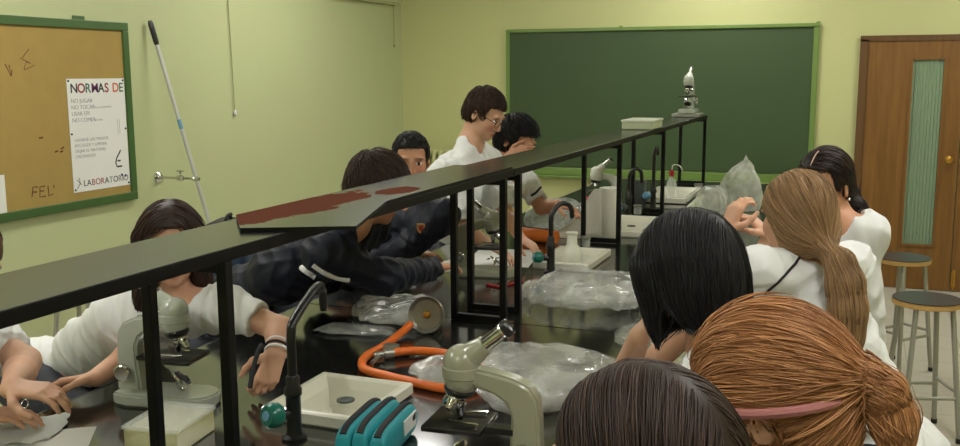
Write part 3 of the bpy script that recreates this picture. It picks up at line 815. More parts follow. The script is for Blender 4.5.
# ------------------------------------------------------------------ mop leaning on the wall, gas tap
mt, mbm = np.array([XL+.03, 4.86, 2.077]), np.array([-3.70, 5.07, .12])
t = thing('mop', 'mop with white metal handle and black grip leaning on the wall', 'mop', (mbm[0], mbm[1], 0))
dirv = mt-mbm
put('handle', MB().tube([mbm+dirv*.0, mbm+dirv*.93], .0125, 12), M['alu'], t)
put('grip', MB().tube([mbm+dirv*.925, mbm+dirv*.935, mbm+dirv*.99, mbm+dirv], [.0135, .017, .017, .012], 12), M['black_plastic'], t)
put('handle_sticker', MB().tube([mbm+dirv*.66, mbm+dirv*.69], .0132, 12), M['blue_knob'], t)
mb = MB()
for i in range(60):
    a = i*2.4; r = .03+.1*math.sqrt(i/60)
    mb.tube([mbm+np.array([.01*math.cos(a), .01*math.sin(a), .03]), mbm+np.array([r*.6*math.cos(a), r*.6*math.sin(a), -.03]), (mbm[0]+r*math.cos(a), mbm[1]+r*math.sin(a), .008)], .006, 5)
put('mop_head', mb, M['tissue'], t)
t = thing('gas_tap', 'chrome gas tap sticking out of the green wall by the mop', 'tap', (XL, 4.888, 1.105))
ry = Matrix.Rotation(PI/2, 4, 'Y')
put('rosette', MB().lathe([(0, 0), (.036, 0), (.036, .008), (.024, .02), (.014, .026), (0, .026)], 20, ry, (XL, 4.888, 1.105)), M['chrome'], t)
put('pipe', MB().tube([(XL+.02, 4.888, 1.105), (XL+.3, 4.888, 1.105)], .0085, 12), M['chrome'], t)
put('valve', MB().lathe([(0, 0), (.014, 0), (.018, .01), (.018, .04), (.013, .05), (0, .05)], 16, ry, (XL+.15, 4.888, 1.105)).tube([(XL+.175, 4.888, 1.11), (XL+.175, 4.888, 1.145)], .006, 8).box((XL+.175, 4.888, 1.15), (.05, .012, .01), bev=.003), M['chrome'], t)
put('nozzle', MB().lathe([(0, 0), (.012, 0), (.017, .012), (.012, .02), (.016, .032), (.01, .05), (0, .05)], 16, ry, (XL+.27, 4.888, 1.105)), M['chrome'], t)

# ------------------------------------------------------------------ laboratory bench
BX0, BX1, BY0, BY1, SEAM = -1.90, -.455, .55, 7.62, 3.022
t = thing('lab_bench', 'long laboratory bench with a black glossy worktop and light wood edge', 'bench', ((BX0+BX1)/2, (BY0+BY1)/2, 0))
SINKS = [(-1.352, -1.078, 1.925, 2.225), (-1.31, -1.06, 3.925, 4.33), (-1.30, -1.02, 4.86, 5.42)]
for ya, yb in ((BY0, SEAM-.004), (SEAM+.004, BY1)):
    mb = MB(); y = ya
    def slab(x0, x1, y0, y1): mb.box(((x0+x1)/2, (y0+y1)/2, BZ-.015), (x1-x0, y1-y0, .03))
    for (hx0, hx1, hy0, hy1) in SINKS:
        if not (ya < hy0 < yb): continue
        slab(BX0, BX1, y, hy0+.005); slab(BX0, hx0+.005, hy0+.005, hy1-.005); slab(hx1-.005, BX1, hy0+.005, hy1-.005); y = hy1-.005
    slab(BX0, BX1, y, yb)
    put('worktop', mb, M['bench'], t, smooth=False)
for x, mm in ((BX0-.006, 'black_plastic'), (BX1+.006, 'wood_edge')):
    put('edging', MB().box((x, (BY0+BY1)/2, BZ-.022), (.012, BY1-BY0, .044), bev=.002), M[mm], t, smooth=False)
for y in (BY0-.006, BY1+.006):
    put('edging', MB().box(((BX0+BX1)/2, y, BZ-.022), (BX1-BX0, .012, .044), bev=.002), M['wood_edge'], t, smooth=False)
put('plinth', MB().box((-1.19, (BY0+BY1)/2, .05), (.6, BY1-BY0-.3, .1)), M['black_plastic'], t, smooth=False)
for i in range(5):
    y0, y1 = (.65, 1.80, 3.4, 4.6, 5.9)[i], (1.796, 3.396, 4.596, 5.896, 7.5)[i]
    mb = MB()
    for x in (-1.51, -.87): mb.box((x, (y0+y1)/2, .484), (.02, y1-y0, .768))
    for y in (y0+.01, y1-.01): mb.box((-1.19, y, .484), (.62, .02, .768))
    mb.box((-1.19, (y0+y1)/2, .11), (.62, y1-y0, .02))
    put('cabinet', mb, M['cabinet'], t, smooth=False)
# the raised shelf: long black boards on square steel frames
SX0, SX1, SZ0, SZ1 = -1.303, -1.092, 1.402, 1.428
t = thing('bench_shelf', 'long raised black shelf on square steel frames along the bench middle', 'shelf', ((SX0+SX1)/2, 4.0, BZ))
for ya, yb in ((.35, 1.9), (1.9, 3.07), (3.0725, 4.9), (4.9025, 7.44)):
    if ya == 1.9: continue
    ya2 = .35 if ya == .35 else ya; yb2 = 3.07 if ya == .35 else yb
    o = put('shelf_board', MB().box(((SX0+SX1)/2, (ya2+yb2)/2, (SZ0+SZ1)/2), (SX1-SX0, yb2-ya2, SZ1-SZ0), bev=.0025), M['shelf'], t, smooth=False)
    o.data.materials.append(M['shelf_edge'])
    for f in o.data.polygons:
        if f.normal.z < .5: f.material_index = 1
def frame_at(y):
    w = .0225; mb = MB()
    for x in (SX0+.016, SX1-.014): mb.box((x, y, (BZ+SZ0)/2), (w, w, SZ0-BZ-.002), bev=.002)
    mb.box(((SX0+SX1)/2, y, BZ+.014), (SX1-SX0-.05, w, w), bev=.002)
    mb.box(((SX0+SX1)/2, y, SZ0-.0125), (SX1-SX0-.05, w, w), bev=.002)
    return put('steel_frame', mb, M['black_metal'], t, smooth=False)
for y in (1.475, 3.0, 3.15, 4.665, 5.79, 7.415): frame_at(y)
# the loose worn board lying over the shelf
pl = [atz(240, 228, 1.4365), atz(356, 226, 1.4365), (-1.092, 2.12, 0), (-1.092, 3.05, 0), (-1.303, 3.05, 0), (-1.303, 1.79, 0)]
lb = tag(put('loose_board', MB().prism([(q[0], q[1]) for q in pl], 1.4285, 1.4365), M['shelf'], smooth=False), 'worn black board with red scuffs lying on top of the shelf', 'board')
lb.data.materials.append(M['shelf_edge'])
for f in lb.data.polygons:
    if f.normal.z < .5: f.material_index = 1

# ------------------------------------------------------------------ sinks and taps
def sink(label, x0, x1, y0, y1, h=.035, dep=.10, rim=.024, band=False):
    t = thing('sink', label, 'sink', ((x0+x1)/2, (y0+y1)/2, BZ))
    def ringv(i, z): return [(x0+i, y0+i, z), (x1-i, y0+i, z), (x1-i, y1-i, z), (x0+i, y1-i, z)]
    lv = [ringv(.004, BZ+.0005), ringv(0, BZ+.006), ringv(0, BZ+h-.006), ringv(.004, BZ+h-.001), ringv(.008, BZ+h), ringv(rim-.006, BZ+h), ringv(rim, BZ+h-.006), ringv(rim+.012, BZ+h-.03), ringv(rim+.022, BZ+h-dep+.02), ringv(rim+.045, BZ+h-dep)]
    if dep < h: lv[-3:] = [ringv(rim+.02, BZ+h-.024), ringv(rim+.034, BZ+.006)]
    vs = [v for r in lv for v in r]; fs = []
    for i in range(len(lv)-1):
        for k in range(4): fs.append((i*4+k, i*4+(k+1) % 4, i*4+4+(k+1) % 4, i*4+4+k))
    n = (len(lv)-1)*4; fs.append((n, n+1, n+2, n+3))
    put('basin', MB().add(vs, fs), M['ceramic'], t, smooth=False)
    put('drain', MB().lathe([(0, 0), (.024, 0), (.024, .004), (.016, .005), (.012, .002), (0, .002)], 18, None, ((x0+x1)/2, y0+(y1-y0)*.6, BZ+max(h-dep, .006)+.0002)), M['dark_grey'], t)
    if band:
        mb = MB(); zc = BZ+h*.45
        for yy in (y0-.001, y1+.001): mb.box(((x0+x1)/2, yy, zc), (x1-x0+.006, .004, .012))
        for xx in (x0-.001, x1+.001): mb.box((xx, (y0+y1)/2, zc), (.004, y1-y0-.002, .012))
        put('dark_band', mb, M['black_plastic'], t, smooth=False)
    return t
sink('white ceramic sink nearest the camera, beside the teal pencil case', -1.352, -1.078, 1.925, 2.225, .036)
sink('white ceramic sink holding a frosted bottle, in front of the paper roll', -1.31, -1.06, 3.925, 4.33, .036)
sink('white ceramic sink behind the paper towel roll', -1.30, -1.02, 4.86, 5.42, .036)
sink('white sink with a dark band near the far bench end', -1.30, -1.0, 6.0, 6.62, .07, .02, band=True)
def tap(label, x, y, pts, knob, knobdir, hk=.06, r=.011, kscale=1.0):
    t = thing('tap', label, 'tap', (x, y, BZ))
    put('base', MB().lathe([(0, 0), (.03, 0), (.03, .006), (.02, .012), (.0175, .02), (.0175, .105), (.021, .108), (.021, .122), (.016, .13), (.016, .15), (.0125, .155), (0, .155)], 20, None, (x, y, BZ+.0005)), M['black_plastic'], t)
    sp = spline([(x, y, BZ+.14)]+pts, 7)
    put('spout', MB().tube(sp, [r]*(len(sp)-3)+[r*.95, r*.85, r*.8], 12), M['black_plastic'], t)
    kd = Vector(knobdir).normalized(); m = rot_to(kd)
    kz = BZ+hk
    a = Vector((x, y, kz))
    put('valve', MB().tube([a, a+kd*.04], .012, 12), M['black_plastic'], t)
    kb = put('knob', MB().lathe([(q*kscale, w) for q, w in ((0, 0), (.013, 0), (.021, .006), (.024, .014), (.024, .034), (.019, .042), (0, .042))], 10, m, a+kd*.036), M[knob], t)
    put('knob_cap', MB().lathe([(0, 0), (.012, 0), (.011, .004), (0, .005)], 14, m, a+kd*.0775), M['blue_knob'], kb)
    return t
tap('black swan-neck tap with green knob beside the nearest sink', -1.205, 1.845, [(-1.205, 1.845, 1.08), (-1.206, 1.847, 1.155), (-1.212, 1.87, 1.18), (-1.232, 1.97, 1.212), (-1.25, 2.045, 1.223), (-1.257, 2.075, 1.203), (-1.258, 2.08, 1.15)], 'teal_dark', (-.35, -.9, .2), kscale=1.25)
tap('black swan-neck tap with green knob in front of the rolled paper towel', -1.215, 3.885, [(-1.215, 3.885, 1.09), (-1.213, 3.89, 1.15), (-1.19, 3.925, 1.19), (-1.165, 3.965, 1.187), (-1.153, 3.985, 1.16), (-1.152, 3.985, 1.125)], 'teal_dark', (-.8, -.6, .15))
tap('black tap behind the paper roll, its hooked spout showing', -1.27, 5.6, [(-1.27, 5.6, 1.1), (-1.262, 5.6, 1.155), (-1.235, 5.61, 1.185), (-1.205, 5.63, 1.165), (-1.2, 5.635, 1.1)], 'dark_grey', (-.3, -.9, 0))
tap('tall black tap with pale blue knob beside the red-capped bottle', -1.19, 5.935, [(-1.19, 5.935, 1.15), (-1.19, 5.935, 1.24), (-1.185, 5.955, 1.28), (-1.18, 5.985, 1.275), (-1.18, 5.995, 1.24)], 'blue_knob', (-.5, -.8, .05), .09)

# ------------------------------------------------------------------ microscopes (arm towards local +x)
def microscope(label, loc, rz, body='mic_grey', group='school microscopes', sc=1.0):
    t = thing('microscope', label, 'microscope', loc, rz, group)
    b = M[body]
    bp = [(.165, -.045), (.165, .045), (.12, .062), (-.05, .062)]+[(-.05-.062*math.sin(a), .062*math.cos(a)) for a in np.linspace(.25, PI-.25, 9)]+[(-.05, -.062), (.12, -.062)]
    W = lambda n, mb, m, p=t: put(n, mb, m, p, world=False)
    for i, v in enumerate(bp): bp[i] = (v[0]*sc, v[1]*sc)
    base = MB().prism([(x, y) for x, y in bp], 0.0005, .032*sc, None, .006)
    W('base', base, b)
    # arm profile in x-z
    op = [(.095, .026), (.102, .10), (.104, .15), (.094, .176), (.07, .192), (.03, .203), (.0, .207), (-.012, .21), (-.012, .236), (.0, .243), (.06, .236), (.11, .226), (.14, .212), (.156, .188), (.160, .15), (.162, .1), (.165, .026)]
    XZ = Matrix(((1, 0, 0, 0), (0, 0, 1, 0), (0, 1, 0, 0), (0, 0, 0, 1)))
    W('arm', MB().prism([(x*sc, z*sc) for x, z in op], -.021*sc, .021*sc, XZ, .007, 3), b)
    hd = [(0, .192), (.028, .192), (.033, .2), (.0365, .212), (.0365, .217), (.039, .219), (.039, .238), (.0365, .240), (.0365, .248)]+[(.0365*math.cos(a), .248+.034*math.sin(a)) for a in np.linspace(.1, 1.5, 9)]
    H = W('head', MB().lathe([(r*sc, z*sc) for r, z in hd], 28), b)
    ax = Vector((.77, 0, .64)).normalized(); m = rot_to(ax); o = Vector((.008, 0, .252))*sc
    W('tube_collar', MB().lathe([(r*sc, z*sc) for r, z in ((0, 0), (.026, 0), (.024, .03), (.020, .042), (.0185, .052), (0, .052))], 24, m, o), b)
    T = W('eyepiece_tube', MB().lathe([(r*sc, z*sc) for r, z in ((0, .05), (.0148, .05), (.0148, .094), (.0165, .096), (.0165, .102), (.0158, .104), (0, .104))], 24, m, o), M['chrome'])
    W('eyepiece', MB().lathe([(r*sc, z*sc) for r, z in ((0, .102), (.0172, .102), (.0172, .114), (.0135, .116), (.0115, .113), (0, .112))], 24, m, o), M['mic_black'])
    nz = rot_to((-.18, 0, -1))
    np_ = W('nosepiece', MB().lathe([(r*sc, z*sc) for r, z in ((0, 0), (.03, 0), (.032, .006), (.028, .014), (.02, .02), (0, .021))], 24, nz, Vector((-.004, 0, .197))*sc), M['mic_black'])
    ob = [(0, 0), (.0095, 0), (.0095, .012), (.0115, .014), (.0115, .026), (.009, .03), (.0085, .04), (.005, .046), (0, .046)]
    for d, ln in (((.03, .0, -1), 1.0), ((-.75, .35, -.8), .9), ((-.25, -.8, -.75), .75)):
        dd = Vector(d).normalized()
        W('objective', MB().lathe([(r*sc, z*ln*sc) for r, z in ob], 18, rot_to(dd), Vector((-.006, 0, .183))*sc+Vector((dd.x, dd.y, 0))*.014*sc), M['chrome'])
    st = W('stage', MB().box(Vector((-.005, 0, .124))*sc, (.122*sc, .118*sc, .012*sc), bev=.003).box(Vector((.075, 0, .118))*sc, (.07*sc, .03*sc, .012*sc)), M['mic_black'])
    W('stage_aperture', MB().lathe([(0, 0), (.007*sc, 0), (.007*sc, .0006), (0, .0007)], 14, None, Vector((-.004, 0, .1302))*sc), M['lens'], st)
    for sy in (-1, 1):
        W('stage_clip', MB().tube([Vector(q)*sc for q in ((.04, sy*.036, .131), (.042, sy*.036, .137), (.02, sy*.034, .136), (-.012, sy*.026, .1335), (-.028, sy*.022, .1345))], .0028*sc, 6).lathe([(0, 0), (.005*sc, 0), (.005*sc, .006*sc), (0, .007*sc)], 10, None, Vector((.04, sy*.036, .13))*sc), M['chrome'], st)
        W('focus_knob', MB().lathe([(r*sc, z*sc) for r, z in ((0, 0), (.008, 0), (.008, .012), (.021, .013), (.022, .016), (.022, .027), (.019, .03), (0, .03))], 22, Matrix.Rotation(-sy*PI/2, 4, 'X'), Vector((.132, sy*.0205, .085))*sc), M['mic_black' if body == 'mic_white' else 'chrome'])
    mr = W('mirror', MB().lathe([(r*sc, z*sc) for r, z in ((0, -.004), (.024, -.004), (.026, -.002), (.026, .003), (.023, .004), (.022, .002), (0, .0015))], 24, rot_to((-.6, -.2, .75)), Vector((-.012, 0, .066))*sc), M['chrome'])
    fk = []
    for k in range(13):
        a = PI*k/12; fk.append(Vector((-.012, .029*math.cos(a), .066-.029*math.sin(a)))*sc)
    W('mirror_fork', MB().tube(fk, .003*sc, 8).tube([Vector((-.012, 0, .037))*sc, Vector((-.012, 0, .03))*sc], .006*sc, 10), M['chrome'], mr)
    return t
microscope('grey-green microscope in the foreground between the teal case and the brown hair', (-.742, 1.765, BZ), R_(4), sc=1.06)
microscope('grey-green microscope behind the leftmost posts, before the girl in glasses', (-1.628, 1.955, BZ), R_(190), 'mic_light')
microscope('grey-green microscope seen between the paired shelf posts at the boys', (-1.43, 3.74, BZ), R_(195))
microscope('pale microscope beside a pink case, behind the paper towel roll', (-1.50, 5.72, BZ+.0), R_(35), 'mic_white')
microscope('whitish microscope standing alone on the far end of the shelf', (-1.185, 7.1, SZ1+.026), R_(90), 'mic_light')
tag(put('microscope_base_block', MB().box((-1.185, 7.1, SZ1+.0135), (.2, .19, .024), bev=.003), M['steel'], smooth=False), 'flat grey block under the microscope on the far shelf end', 'block')

# ------------------------------------------------------------------ gas burner and hose
t = thing('bunsen_burner', 'gas burner lying on its side, round grey base facing the camera', 'burner', (-1.30, 2.8, BZ))
bd = Vector((.12, -.98, .14)).normalized(); m = rot_to(-bd); bc = Vector((-1.30, 2.79, .965))
put('base', MB().lathe([(0, .012), (.048, .008), (.056, 0), (.0605, -.004), (.0625, .002), (.061, .012), (.05, .028), (.022, .045), (.014, .06), (0, .06)], 32, m, bc), M['grey_metal'], t)
put('centre_screw', MB().lathe([(0, -.004), (.01, -.002), (.013, .006), (.013, .012), (0, .012)], 14, m, bc), M['brass'], t)
put('barrel', MB().tube([bc-bd*.055, bc-bd*.08, bc-bd*.17], [.013, .0105, .0095], 16), M['grey_metal'], t)
put('inlet', MB().tube([bc-bd*.05, bc-bd*.05+Vector((-.05, -.03, -.012))], .006, 10).lathe([(0, 0), (.01, 0), (.01, .014), (0, .014)], 10, None, bc-bd*.05), M['brass'], t)
hz = BZ+.0135
h = [(-1.345, 2.765, .935), (-1.35, 2.70, .92), (-1.345, 2.58, hz), (-1.34, 2.44, hz), (-1.29, 2.345, hz), (-1.2, 2.31, hz), (-1.10, 2.285, hz), (-1.0, 2.27, hz), (-.94, 2.32, hz), (-.95, 2.42, hz), (-1.0, 2.5, hz), (-1.06, 2.545, hz), (-1.15, 2.57, hz), (-1.235, 2.545, hz+.004), (-1.285, 2.5, hz+.004)]
t = thing('gas_hose', 'orange rubber gas hose looped on the bench behind the nearest sink', 'hose', (-1.2, 2.5, BZ))
put('hose', MB().tube(spline(h, 8), .0128, 12), M['orange'], t)
e = Vector(h[-1]); ed = (Vector(h[-1])-Vector(h[-2])).normalized()
cn = put('connector', MB().tube([e-ed*.01, e+ed*.02], .016, 12).tube([e+ed*.02, e+ed*.05], .009, 10).box(e+Vector((-.012, .03, .008)), (.045, .03, .022), bev=.004).tube([e+ed*.03+Vector((0, 0, -.004)), e+ed*.06+Vector((.03, -.05, -.005))], .006, 8), M['steel'], t)

# ------------------------------------------------------------------ teal pencil case
t = thing('pencil_case', 'teal fabric pencil case with three black zips beside the nearest sink', 'pencil case', (-.995, 1.87, BZ), R_(97))
def loft(xs, prof):
    vs, fs = [], []; n = None
    for x in xs:
        r = prof(x); n = len(r); vs += [(x, y, z) for y, z in r]
    for i in range(len(xs)-1):
        for k in range(n): fs.append((i*n+k, i*n+(k+1) % n, i*n+n+(k+1) % n, i*n+n+k))
    fs += [tuple(range(n)), tuple(range((len(xs)-1)*n, len(xs)*n))]
    return MB().add(vs, fs)
def case_prof(yc, hw, hh, Lh):
    def f(x):
        e = max(0.0, 1-abs(x/Lh)**4)**.28; out = []
        for k in range(24):
            a = 2*PI*k/24; ca, sa = math.cos(a), math.sin(a)
            y = hw*math.copysign(abs(ca)**.6, ca)*(.75+.25*e); z = hh*math.copysign(abs(sa)**.75, sa)*(.55+.45*e)
            out.append((yc+y, .0008+hh+z-(hh*.45*(1-e) if sa > 0 else -hh*.45*(1-e)*.0)))
        return [(y, max(.0008, z)) for y, z in out]
    return f
xs = [-.113+.226*(.5-.5*math.cos(PI*i/24)) for i in range(25)]
for i, yc in enumerate((-.038, 0.002, .042)):
    hh = (.040, .0445, .041)[i]
    put('pocket', loft(xs, case_prof(yc, .0215, hh, .114)), M['teal'], t, world=False, angle=180)
    zp = MB(); 
    path = [Vector((x, yc, max(z for _, z in case_prof(yc, .0215, hh, .114)(x))+.0004)) for x in xs[2:-2]]
    zp.tube(path, .0062, 8)
    zp.v = [(a, yc+(b-yc)*1.35, c) for a, b, c in zp.v]
    z_ = put('zip', zp, M['black_cloth'], t, world=False)
put('label_patch', MB().box((.045, -.0605, .047), (.085, .004, .036), bev=.0015), M['paper2'], t, world=False, smooth=False)
for k in range(3): put('patch_mark', MB().box((.062+k*.007, -.063, .052+k*.001), (.005, .001, .012+k*.002)), M['ink'], t, world=False, smooth=False)

# ------------------------------------------------------------------ small things on the bench
tag(put('paper_sheet', MB().box((-1.70, 1.555, BZ+.001), (.21, .297, .001), Matrix.Rotation(R_(35), 4, 'Z')), M['paper'], smooth=False), 'white paper sheet at the lower left of the bench', 'paper')
q = atz(500, 250, BZ)
t = thing('drawn_sheet', 'white worksheet with a black ring drawn on it near the boys', 'paper', (-1.52, 4.12, BZ+.001), R_(10))
put('sheet', MB().box((0, 0, .0006), (.3, .42, .001)), M['paper'], t, world=False, smooth=False)
rp = [Vector((.03*math.cos(a), -.05+.045*math.sin(a), .0014)) for a in np.linspace(0, 2*PI, 25)]
mb = MB().tube(rp, .009, 6, caps=False).box((-.06, -.05, .0014), (.012, .05, .001)); mb.v = [(a, b, .0012+(c-.0014)*.05) for a, b, c in mb.v]
put('drawn_ring', mb, M['ink'], t, world=False)
tag(put('paper_sheet', MB().box((-1.66, 3.86, BZ+.001), (.2, .28, .001), Matrix.Rotation(R_(-12), 4, 'Z')), M['paper'], smooth=False), 'white paper sheet under the left forearm of the boy with the crest', 'paper')
t = thing('mobile_phone', 'red-edged dark phone lying under the microscope between the posts', 'phone', (-1.32, 3.60, BZ), R_(-20))
put('case', MB().box((0, 0, .005), (.075, .155, .009), bev=.003), M['red_plastic'], t, world=False, smooth=False)
put('screen', MB().box((0, 0, .0099), (.066, .142, .0008)), M['lens'], t, world=False, smooth=False)
t = thing('orange_pencil_case', 'orange cylindrical pencil case on the bench left of the second tap', 'pencil case', (-1.50, 4.58, BZ), R_(-15))
put('body', MB().lathe([(0, -.11), (.03, -.11), (.034, -.1), (.034, .1), (.03, .11), (0, .11)], 20, Matrix.Rotation(PI/2, 4, 'Y') @ Matrix.Identity(4), (0, 0, .0345)), M['orange_cloth'], t, world=False)
put('zip', MB().tube([(-.095, 0, .069), (.095, 0, .069)], .004, 8), M['black_cloth'], t, world=False)
t = thing('pink_pencil_case', 'pink and black pencil case leaning at the pale microscope', 'pencil case', (-1.42, 5.50, BZ), R_(20))
put('body', MB().box((0, 0, .101), (.17, .06, .045), bev=.016), M['pink'], t, world=False)
put('strap', MB().box((-.05, 0, .101), (.03, .064, .049), bev=.012), M['white_cotton'], t, world=False)
tag(put('dark_case', MB().box((-1.43, 5.50, BZ+.039), (.26, .16, .076), bev=.008), M['black_plastic'], smooth=False), 'flat black case under the pink pencil case', 'case')
tag(put('dark_box', MB().box((-1.30, 5.98, BZ+.09), (.10, .06, .178), bev=.006), M['dark_grey'], smooth=False), 'upright dark grey box behind the paper towel roll', 'box')
# paper towel roll with its loose end
t = thing('paper_towel_roll', 'white paper towel roll standing on the bench with a loose flaring sheet', 'paper roll', (-1.183, 4.80, BZ))
put('roll', MB().lathe([(.019, .001), (.056, .001), (.0575, .004), (.0575, .262), (.056, .265), (.019, .265), (.019, .02)], 36, None, (-1.183, 4.80, BZ)), M['tissue'], t)
vs, fs = [], []
for i in range(15):
    u = i/14
    x = -1.183-.03-.27*u; y = 4.80-.054-.02*math.sin(u*1.6); top = .262*(1-u)**2.2+.075*(1-u)+.03
    for k in range(7): vs.append((x-.01*math.sin(k*.8)*u, y+.03*u*math.sin(k/6*PI), BZ+.002+min(top, .262)*k/6))
for i in range(14):
    for k in range(6): fs.append((i*7+k, i*7+7+k, i*7+8+k, i*7+k+1))
sh = put('loose_sheet', MB().add(vs, fs), M['tissue'], t, angle=180)
md = sh.modifiers.new('thickness', 'SOLIDIFY'); md.thickness = .0012
def jar(label, x, y, r, h, m='clear', name='glass_jar'):
    t = thing(name, label, 'jar', (x, y, BZ))
    put('glass', MB().lathe([(0, .001), (r*.9, .001), (r, .004), (r, h), (r*.9, h), (r*.9, .006), (0, .006)], 20, None, (x, y, BZ)), M[m], t)
    put('lid', MB().lathe([(0, 0), (r*1.06, 0), (r*1.06, .012), (0, .013)], 20, None, (x, y, BZ+h+.001)), M['steel'], t)
jar('small glass jar standing at the left of the paper roll', *atz(586, 247, BZ)[:2], .022, .04)
jar('small glass jar by the sink with the dark band', -1.235, 5.70, .025, .045)
jar('small glass jar behind the dark banded sink', -1.06, 6.9, .03, .05)
def bottle(label, x, y, z, prof, m, cap=None, capm=None, nozzle=False, name='bottle'):
    t = thing(name, label, 'bottle', (x, y, z))
    put('body', MB().lathe(prof, 22, None, (x, y, z)), M[m], t)
    if cap: put('cap', MB().lathe(cap, 18, None, (x, y, z)), M[capm], t)
    if nozzle: put('nozzle', MB().tube(spline([(x, y, z+cap[-1][1]), (x+.01, y, z+cap[-1][1]+.03), (x+.05, y-.02, z+cap[-1][1]+.03), (x+.075, y-.03, z+cap[-1][1]-.0)], 5), .0035, 8), M[capm if False else 'frosted'], t)
bottle('frosted wide bottle with narrow neck standing in the second sink', -1.183, 4.10, BZ-.0625, [(0, 0), (.034, 0), (.038, .008), (.042, .06), (.044, .10), (.036, .135), (.024, .15), (.022, .195), (.027, .2), (.026, .206), (0, .206)], 'frosted')
bottle('clear wash bottle with a red cap standing in the dark-banded sink', -1.13, 6.22, BZ+.0125, [(0, 0), (.033, 0), (.036, .006), (.036, .1), (.03, .135), (.015, .16), (.015, .17), (0, .17)], 'clear', [(0, .17), (.017, .17), (.017, .2), (.006, .212), (0, .214)], 'red_plastic', True)
t = thing('paper_tube', 'pale rolled tube lying on the bench beside the far plastic bags', 'tube', (-.98, 6.05, BZ))
a, b_ = Vector((-.935, 5.66, BZ+.028)), Vector((-.958, 6.36, BZ+.028))
put('tube', MB().tube([a, b_], .027, 20), M['palebox'], t); put('end_cap', MB().tube([b_, b_+(b_-a).normalized()*.03], .024, 20), M['black_plastic'], t)
# clear box of slides at the lower left
t = thing('slide_box', 'yellowish clear plastic box at the bottom left, before a microscope', 'box', (-1.47, 1.73, BZ), R_(8))
put('tray', MB().box((0, 0, .0265), (.135, .17, .052), bev=.004), M['clear_yellow'], t, world=False, smooth=False)
put('lid', MB().box((0, 0, .058), (.142, .177, .010), bev=.003), M['clear'], t, world=False, smooth=False)
put('contents', MB().box((0, 0, .016), (.118, .15, .026), bev=.004), M['palebox'], t, world=False, smooth=False)
# box on the shelf
t = thing('plastic_box', 'pale flat plastic box on the raised shelf before the chalkboard', 'box', (-1.19, 5.55, SZ1))
put('tray', MB().box((-1.185, 5.55, SZ1+.022), (.175, .30, .042), bev=.006), M['palebox'], t, smooth=False)
put('lid', MB().box((-1.185, 5.55, SZ1+.049), (.185, .31, .012), bev=.004), M['frosted'], t, smooth=False)

# ------------------------------------------------------------------ plastic bags
def crumple(P, seed, amp, n=7, sc=15):
    r = np.random.default_rng(seed); d = np.zeros(len(P))
    W = r.normal(size=(n, 3))*sc; ph = r.uniform(0, 6, n); wp = r.normal(size=(n, 3))*sc*.4
    for i in range(n):
        k = 1.0 if i < 4 else 2.1
        d += np.abs(np.sin(P@W[i]*k+ph[i]+1.6*np.sin(P@wp[i])))*(1/k)
    return amp*(d/(n*.5)-1)
def plastic_bag(label, c, size, rz, seed, m='bag', pw=.55, amp=.02, peak=None, lines=None, z0=BZ, nm='plastic_bag', lift=None):
    bm = bmesh.new(); bmesh.ops.create_icosphere(bm, subdivisions=5, radius=1.0)
    P = np.array([v.co[:] for v in bm.verts]); r = np.random.default_rng(seed)
    fs = [[v.index for v in f.verts] for f in bm.faces]; bm.free()
    th = np.arctan2(P[:, 1], P[:, 0]); rad = 1+.10*np.sin(2*th+seed)+.08*np.sin(3*th+seed*1.7)+.06*np.sin(5*th+2*seed)+.04*np.sin(9*th+seed)+.025*np.sin(17*th)
    xy = np.sign(P[:, :2])*np.abs(P[:, :2])**pw*rad[:, None]
    Q = np.column_stack([xy[:, 0]*size[0]/2, xy[:, 1]*size[1]/2, (np.clip(P[:, 2], -.55, 1)+.55)/1.55*size[2]])
    if peak is not None:
        h = Q[:, 2]/size[2]
        w = np.clip(1-h**peak[2]*.98, .02, 1)
        Q[:, 0] = Q[:, 0]*w+peak[0]*h; Q[:, 1] = Q[:, 1]*w+peak[1]*h
    nn = P/np.linalg.norm(P, axis=1, keepdims=True)
    d = (crumple(Q, seed, amp)+crumple(Q, seed+50, amp*.22, 6, 34))*np.clip(.3+Q[:, 2]/size[2], .3, 1)
    Q = Q+nn*d[:, None]
    Q[:, 2] = np.maximum(Q[:, 2], .002+.004*(1+np.sin(Q[:, 0]*60+seed)*np.sin(Q[:, 1]*47)))
    if lift is not None: Q[:, 2] = np.maximum(Q[:, 2], .032*np.clip((lift-Q[:, 0])/.03, 0, 1))
    t = thing(nm, label, 'bag', (c[0], c[1], z0), rz)
    o = put('film', MB().add(Q.tolist(), fs), M[m], t, world=False, angle=48)
    if lines:
        from mathutils.bvhtree import BVHTree
        bv = BVHTree.FromPolygons([Vector(q) for q in Q], fs)
        mb = MB()
        for (ax, ay, bx, by) in lines:
            pts = []
            for k in range(14):
                u = k/13; h = bv.ray_cast(Vector((ax+(bx-ax)*u, ay+(by-ay)*u, 1)), Vector((0, 0, -1)))[0]
                if h: pts.append(h+Vector((0, 0, .001)))
            if len(pts) > 2: mb.tube(pts, .0022, 5)
        if mb.v: put('seal_strip', mb, M['white_cotton'], t, world=False)
    return t
plastic_bag('crumpled clear bag with a seal strip under the leaning boy\'s arm', (-1.51, 2.99), (.29, .34, .05), R_(12), 3, 'bag_milky', amp=.02, lines=[(.0, -.1, .12, -.02), (-.02, -.08, .10, 0)])
plastic_bag('flat clear film sheet poking toward the tap, before the gas burner', (-1.53, 2.73), (.28, .10, .02), R_(8), 5, 'bag_thin', amp=.006)
plastic_bag('large crumpled clear bag on the bench before the second sink', (-.94, 3.50), (.42, .50, .085), R_(-6), 8, amp=.024)
plastic_bag('crumpled clear bag behind the foreground microscope', (-.82, 2.40), (.44, .46, .085), R_(-25), 13, amp=.024, lift=.02)
